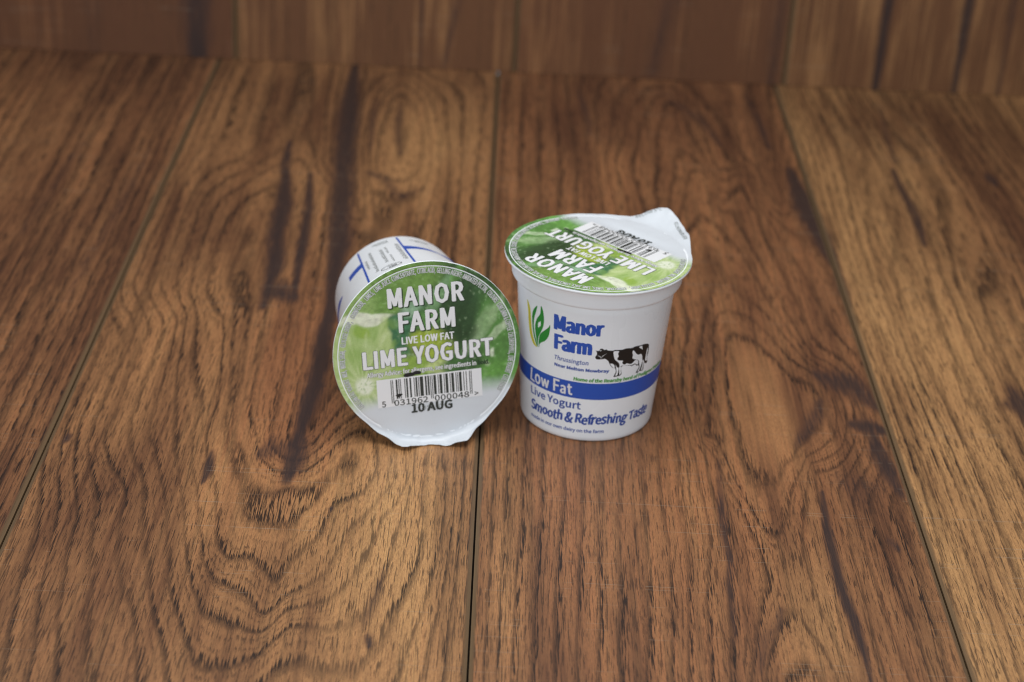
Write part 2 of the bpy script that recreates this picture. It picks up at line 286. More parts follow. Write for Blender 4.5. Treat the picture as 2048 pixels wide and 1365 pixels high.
# ------------------------------------------------------------------ floor
plain = NT('dark_underlay'); plain.bsdf.inputs['Base Color'].default_value = (0.028, 0.019, 0.012, 1); plain.bsdf.inputs['Roughness'].default_value = 0.9
def box_mesh(name, x0, x1, y0, y1, z0, z1, mat):
    v = [(x, y, z) for z in (z0, z1) for y in (y0, y1) for x in (x0, x1)]
    f = [(0, 2, 3, 1), (4, 5, 7, 6), (0, 1, 5, 4), (2, 6, 7, 3), (0, 4, 6, 2), (1, 3, 7, 5)]
    return make_mesh(name, np.array(v) * MM, f, mat)

X1, X2, X3 = -193.1, -39.4, 114.7
PW = X2 - X1
Y0, Y1 = -330.0, 392.0
floor = add_obj('floor', box_mesh('floor', X1 - 2 * PW, X3 + 2 * PW, Y0, Y1, -16, -7.5, plain.mat))
floor['kind'] = 'structure'
floor['label'] = 'brown laminate plank floor the pots stand on'
STR = GRAIN['S']
ringB = lambda X, Y: tps_field(GRAIN['B'], X, Y)
ringC = lambda X, Y: tps_field(GRAIN['C'], X, Y)
plank(floor, X1 - 2 * PW, X1 - PW, Y0, Y1, 1, linear_rings(9, 1), tone=-0.2, nx=30, ny=80)
plank(floor, X1 - PW, X1, Y0, Y1, 2, linear_rings(8.5, 2), STR, tone=-0.10, hue=0.25, blobs=[(-300, 250, 60, 60, 0.35)])
plank(floor, X1, X2, Y0, Y1, 3, ringB, STR, tone=0.12, hue=0.46, nx=110, ny=400,
      blobs=[(-66, -95, 20, 90, 0.58), (-100, -70, 26, 30, 0.25), (-160, -120, 30, 90, -0.30), (-135, -60, 9, 60, 0.35), (-75, 260, 30, 80, 0.5), (-160, 120, 40, 80, -0.25), (-120, 320, 60, 60, -0.35), (-118, -20, 10, 60, 0.2)],
      hblobs=[(-66, -95, 26, 90, 0.4), (-112, 20, 16, 90, -0.6), (-100, -20, 12, 30, -0.4), (-75, 260, 30, 80, 0.3), (-165, -120, 22, 90, -0.15)])
plank(floor, X2, X3, Y0, Y1, 4, ringC, STR, tone=0.02, hue=0.15, nx=110, ny=400,
      blobs=[(68, 5, 17, 48, 0.30), (0, -110, 46, 120, 0.10), (72, -130, 14, 40, 0.35), (40, -90, 12, 80, 0.2), (85, 20, 12, 40, -0.3), (100, -70, 14, 40, -0.2), (-30, -110, 8, 120, 0.1), (30, 330, 90, 60, -0.30), (40, 220, 30, 60, 0.25), (-10, 180, 40, 110, 0.15)],
      hblobs=[(68, 5, 17, 48, 0.25), (72, -130, 14, 40, 0.5), (-28, -100, 8, 100, 0.35), (108, -140, 12, 60, 0.25)])
plank(floor, X3, X3 + PW, Y0, Y1, 5, linear_rings(6.5, 5), STR, tone=0.26, hue=0.88, nx=96, ny=300,
      blobs=[(180, 330, 60, 50, -0.5), (210, 200, 40, 120, -0.45), (130, 150, 16, 160, 0.25)], hblobs=[(215, 180, 40, 160, -0.6)])
plank(floor, X3 + PW, X3 + 2 * PW, Y0, Y1, 6, linear_rings(9, 6), tone=0.0, nx=30, ny=80)

# ------------------------------------------------------------------ back wall of upright boards
WANG = math.atan(0.022)
def wall_place(V):
    # board x -> along wall, y -> up, thickness towards the room
    c, s = math.cos(WANG), math.sin(WANG)
    x, up, out = V[:, 0], V[:, 1], V[:, 2]
    return np.c_[x * c + out * s, 376.0 + x * s - out * c, up]
wm = box_mesh('wall', -0, 1, 0, 1, 0, 1, plain.mat)
wv = np.array([(x, y, z) for z in (7.5, 14) for y in (0.0, 420) for x in (-500, 430)], float)
wv[:, 2] *= -1
for i, co in enumerate(wall_place(wv)): wm.vertices[i].co = Vector(co) * MM
wall = add_obj('wall', wm)
wall['kind'] = 'structure'
wall['label'] = 'upright brown wood boards behind the floor'
W1, W2, W3 = -184.2, -30.7, 119.6
WS = [(9, 0.85, [(-205, 0), (-207, 400)]), (2.6, 1.0, [(171, 0), (174, 400)]), (2.4, 1.0, [(215, 0), (220, 400)]), (6, 0.45, [(112, 0), (113, 400)]),
      (7, 0.4, [(-262, 0), (-258, 400)]), (2.5, 0.5, [(-70, 0), (-60, 60), (-62, 400)]), (6, 0.45, [(45, 0), (55, 60), (52, 400)]), (2, 0.5, [(-83, 0), (-82, 400)]), (2.0, 0.6, [(240, 0), (242, 400)])]
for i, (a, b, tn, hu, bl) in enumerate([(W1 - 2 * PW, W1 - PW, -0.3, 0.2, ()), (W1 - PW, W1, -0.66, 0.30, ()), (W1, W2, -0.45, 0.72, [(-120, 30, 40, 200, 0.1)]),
                                        (W2, W3, -0.50, 0.45, [(-10, 20, 20, 60, 0.2), (70, 30, 40, 200, -0.25)]), (W3, W3 + PW, -0.38, 0.85, ()), (W3 + PW, W3 + 2 * PW, 0, 0.4, ())]):  # dark boards, toned down further to paint in the wall's dimmer light
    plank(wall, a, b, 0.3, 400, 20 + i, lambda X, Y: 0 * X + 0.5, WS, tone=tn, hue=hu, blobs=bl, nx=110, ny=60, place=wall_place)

# ------------------------------------------------------------------ pot materials
def plastic(name, col, rough=0.4, sss=0.0, smudge=False):
    w = NT(name)
    w.bsdf.inputs['Base Color'].default_value = (*col, 1)
    w.bsdf.inputs['Roughness'].default_value = rough
    if sss:
        w.bsdf.inputs['Subsurface Weight'].default_value = sss
        w.bsdf.inputs['Subsurface Radius'].default_value = (1, 0.95, 0.9)
        w.bsdf.inputs['Subsurface Scale'].default_value = 0.0012
    if smudge:
        tc = w.new('ShaderNodeTexCoord').outputs['Object']
        n = w.noise(tc, (420, 420, 420), 3, 0.6)
        s = w.ss(n, 0.735, 0.80)
        n2 = w.noise(tc, (60, 60, 25), 3, 0.6, (4, 5, 6))
        c = w.mix(w.math('MULTIPLY', s, 0.35), w.mix(w.ss(n2, 0.35, 0.75), col, tuple(x * 0.965 for x in col)), (0.33, 0.31, 0.28))
        w.put(w.bsdf.inputs['Base Color'], c)
        w.put(w.bsdf.inputs['Roughness'], w.ss(n2, 0.3, 0.7, rough - 0.05, rough + 0.08))
    return w.mat

M_CUP = plastic('white_polystyrene', (0.875, 0.905, 0.945), 0.30, 0.0, True)
M_BLUE = plastic('blue_ink', (0.024, 0.092, 0.47), 0.42)
M_NAVY = plastic('dark_blue_ink', (0.030, 0.082, 0.37), 0.42)
M_GREEN = plastic('leaf_green_ink', (0.020, 0.26, 0.030), 0.42)
M_LIME = plastic('grass_green_ink', (0.055, 0.32, 0.03), 0.42)
M_YELLOW = plastic('yellow_ink', (0.62, 0.58, 0.03), 0.42)
M_BLACK = plastic('black_ink', (0.012, 0.012, 0.012), 0.45)
M_GREY = plastic('grey_ink', (0.22, 0.23, 0.22), 0.5)
M_WHITE = plastic('white_ink', (0.78, 0.78, 0.80), 0.42)
M_STAMP = plastic('stamp_ink', (0.03, 0.035, 0.03), 0.5)
M_PALE = plastic('pale_grey_ink', (0.28, 0.30, 0.30), 0.5)
M_SHADE = plastic('dark_green_ink', (0.022, 0.050, 0.020), 0.45)
M_OUT = plastic('grey_outline_ink', (0.11, 0.13, 0.10), 0.45)
M_RING = plastic('ring_letter_ink', (0.60, 0.62, 0.62), 0.45)

# foil lid: printed colours come from the vertex attribute of the print
lidm_ = NT('printed_foil')
_c = lidm_.attr('print', 'Color')
_pc = lidm_.new('ShaderNodeTexCoord').outputs['Object']
_n = lidm_.noise(_pc, (2600, 2600, 2600), 2, 0.6)
_g = lidm_.mix(lidm_.ss(_n, 0.3, 0.75, 0.0, 0.16), _c, (0.02, 0.04, 0.01), 'MIX')
_w = lidm_.new('ShaderNodeSeparateColor', mode='HSV'); lidm_.put(_w.inputs[0], _c)
lidm_.put(lidm_.bsdf.inputs['Base Color'], lidm_.mix(lidm_.ss(_w.outputs[1], 0.05, 0.35), _c, _g))
lidm_.bsdf.inputs['Roughness'].default_value = 0.36
lidm_.bsdf.inputs['Specular IOR Level'].default_value = 0.55
_b = lidm_.new('ShaderNodeBump'); _b.inputs['Strength'].default_value = 0.5; _b.inputs['Distance'].default_value = 0.0002
lidm_.put(_b.inputs['Height'], lidm_.noise(_pc, (130, 130, 130), 4, 0.6))
lidm_.put(lidm_.bsdf.inputs['Normal'], _b.outputs[0])
M_LID = lidm_.mat

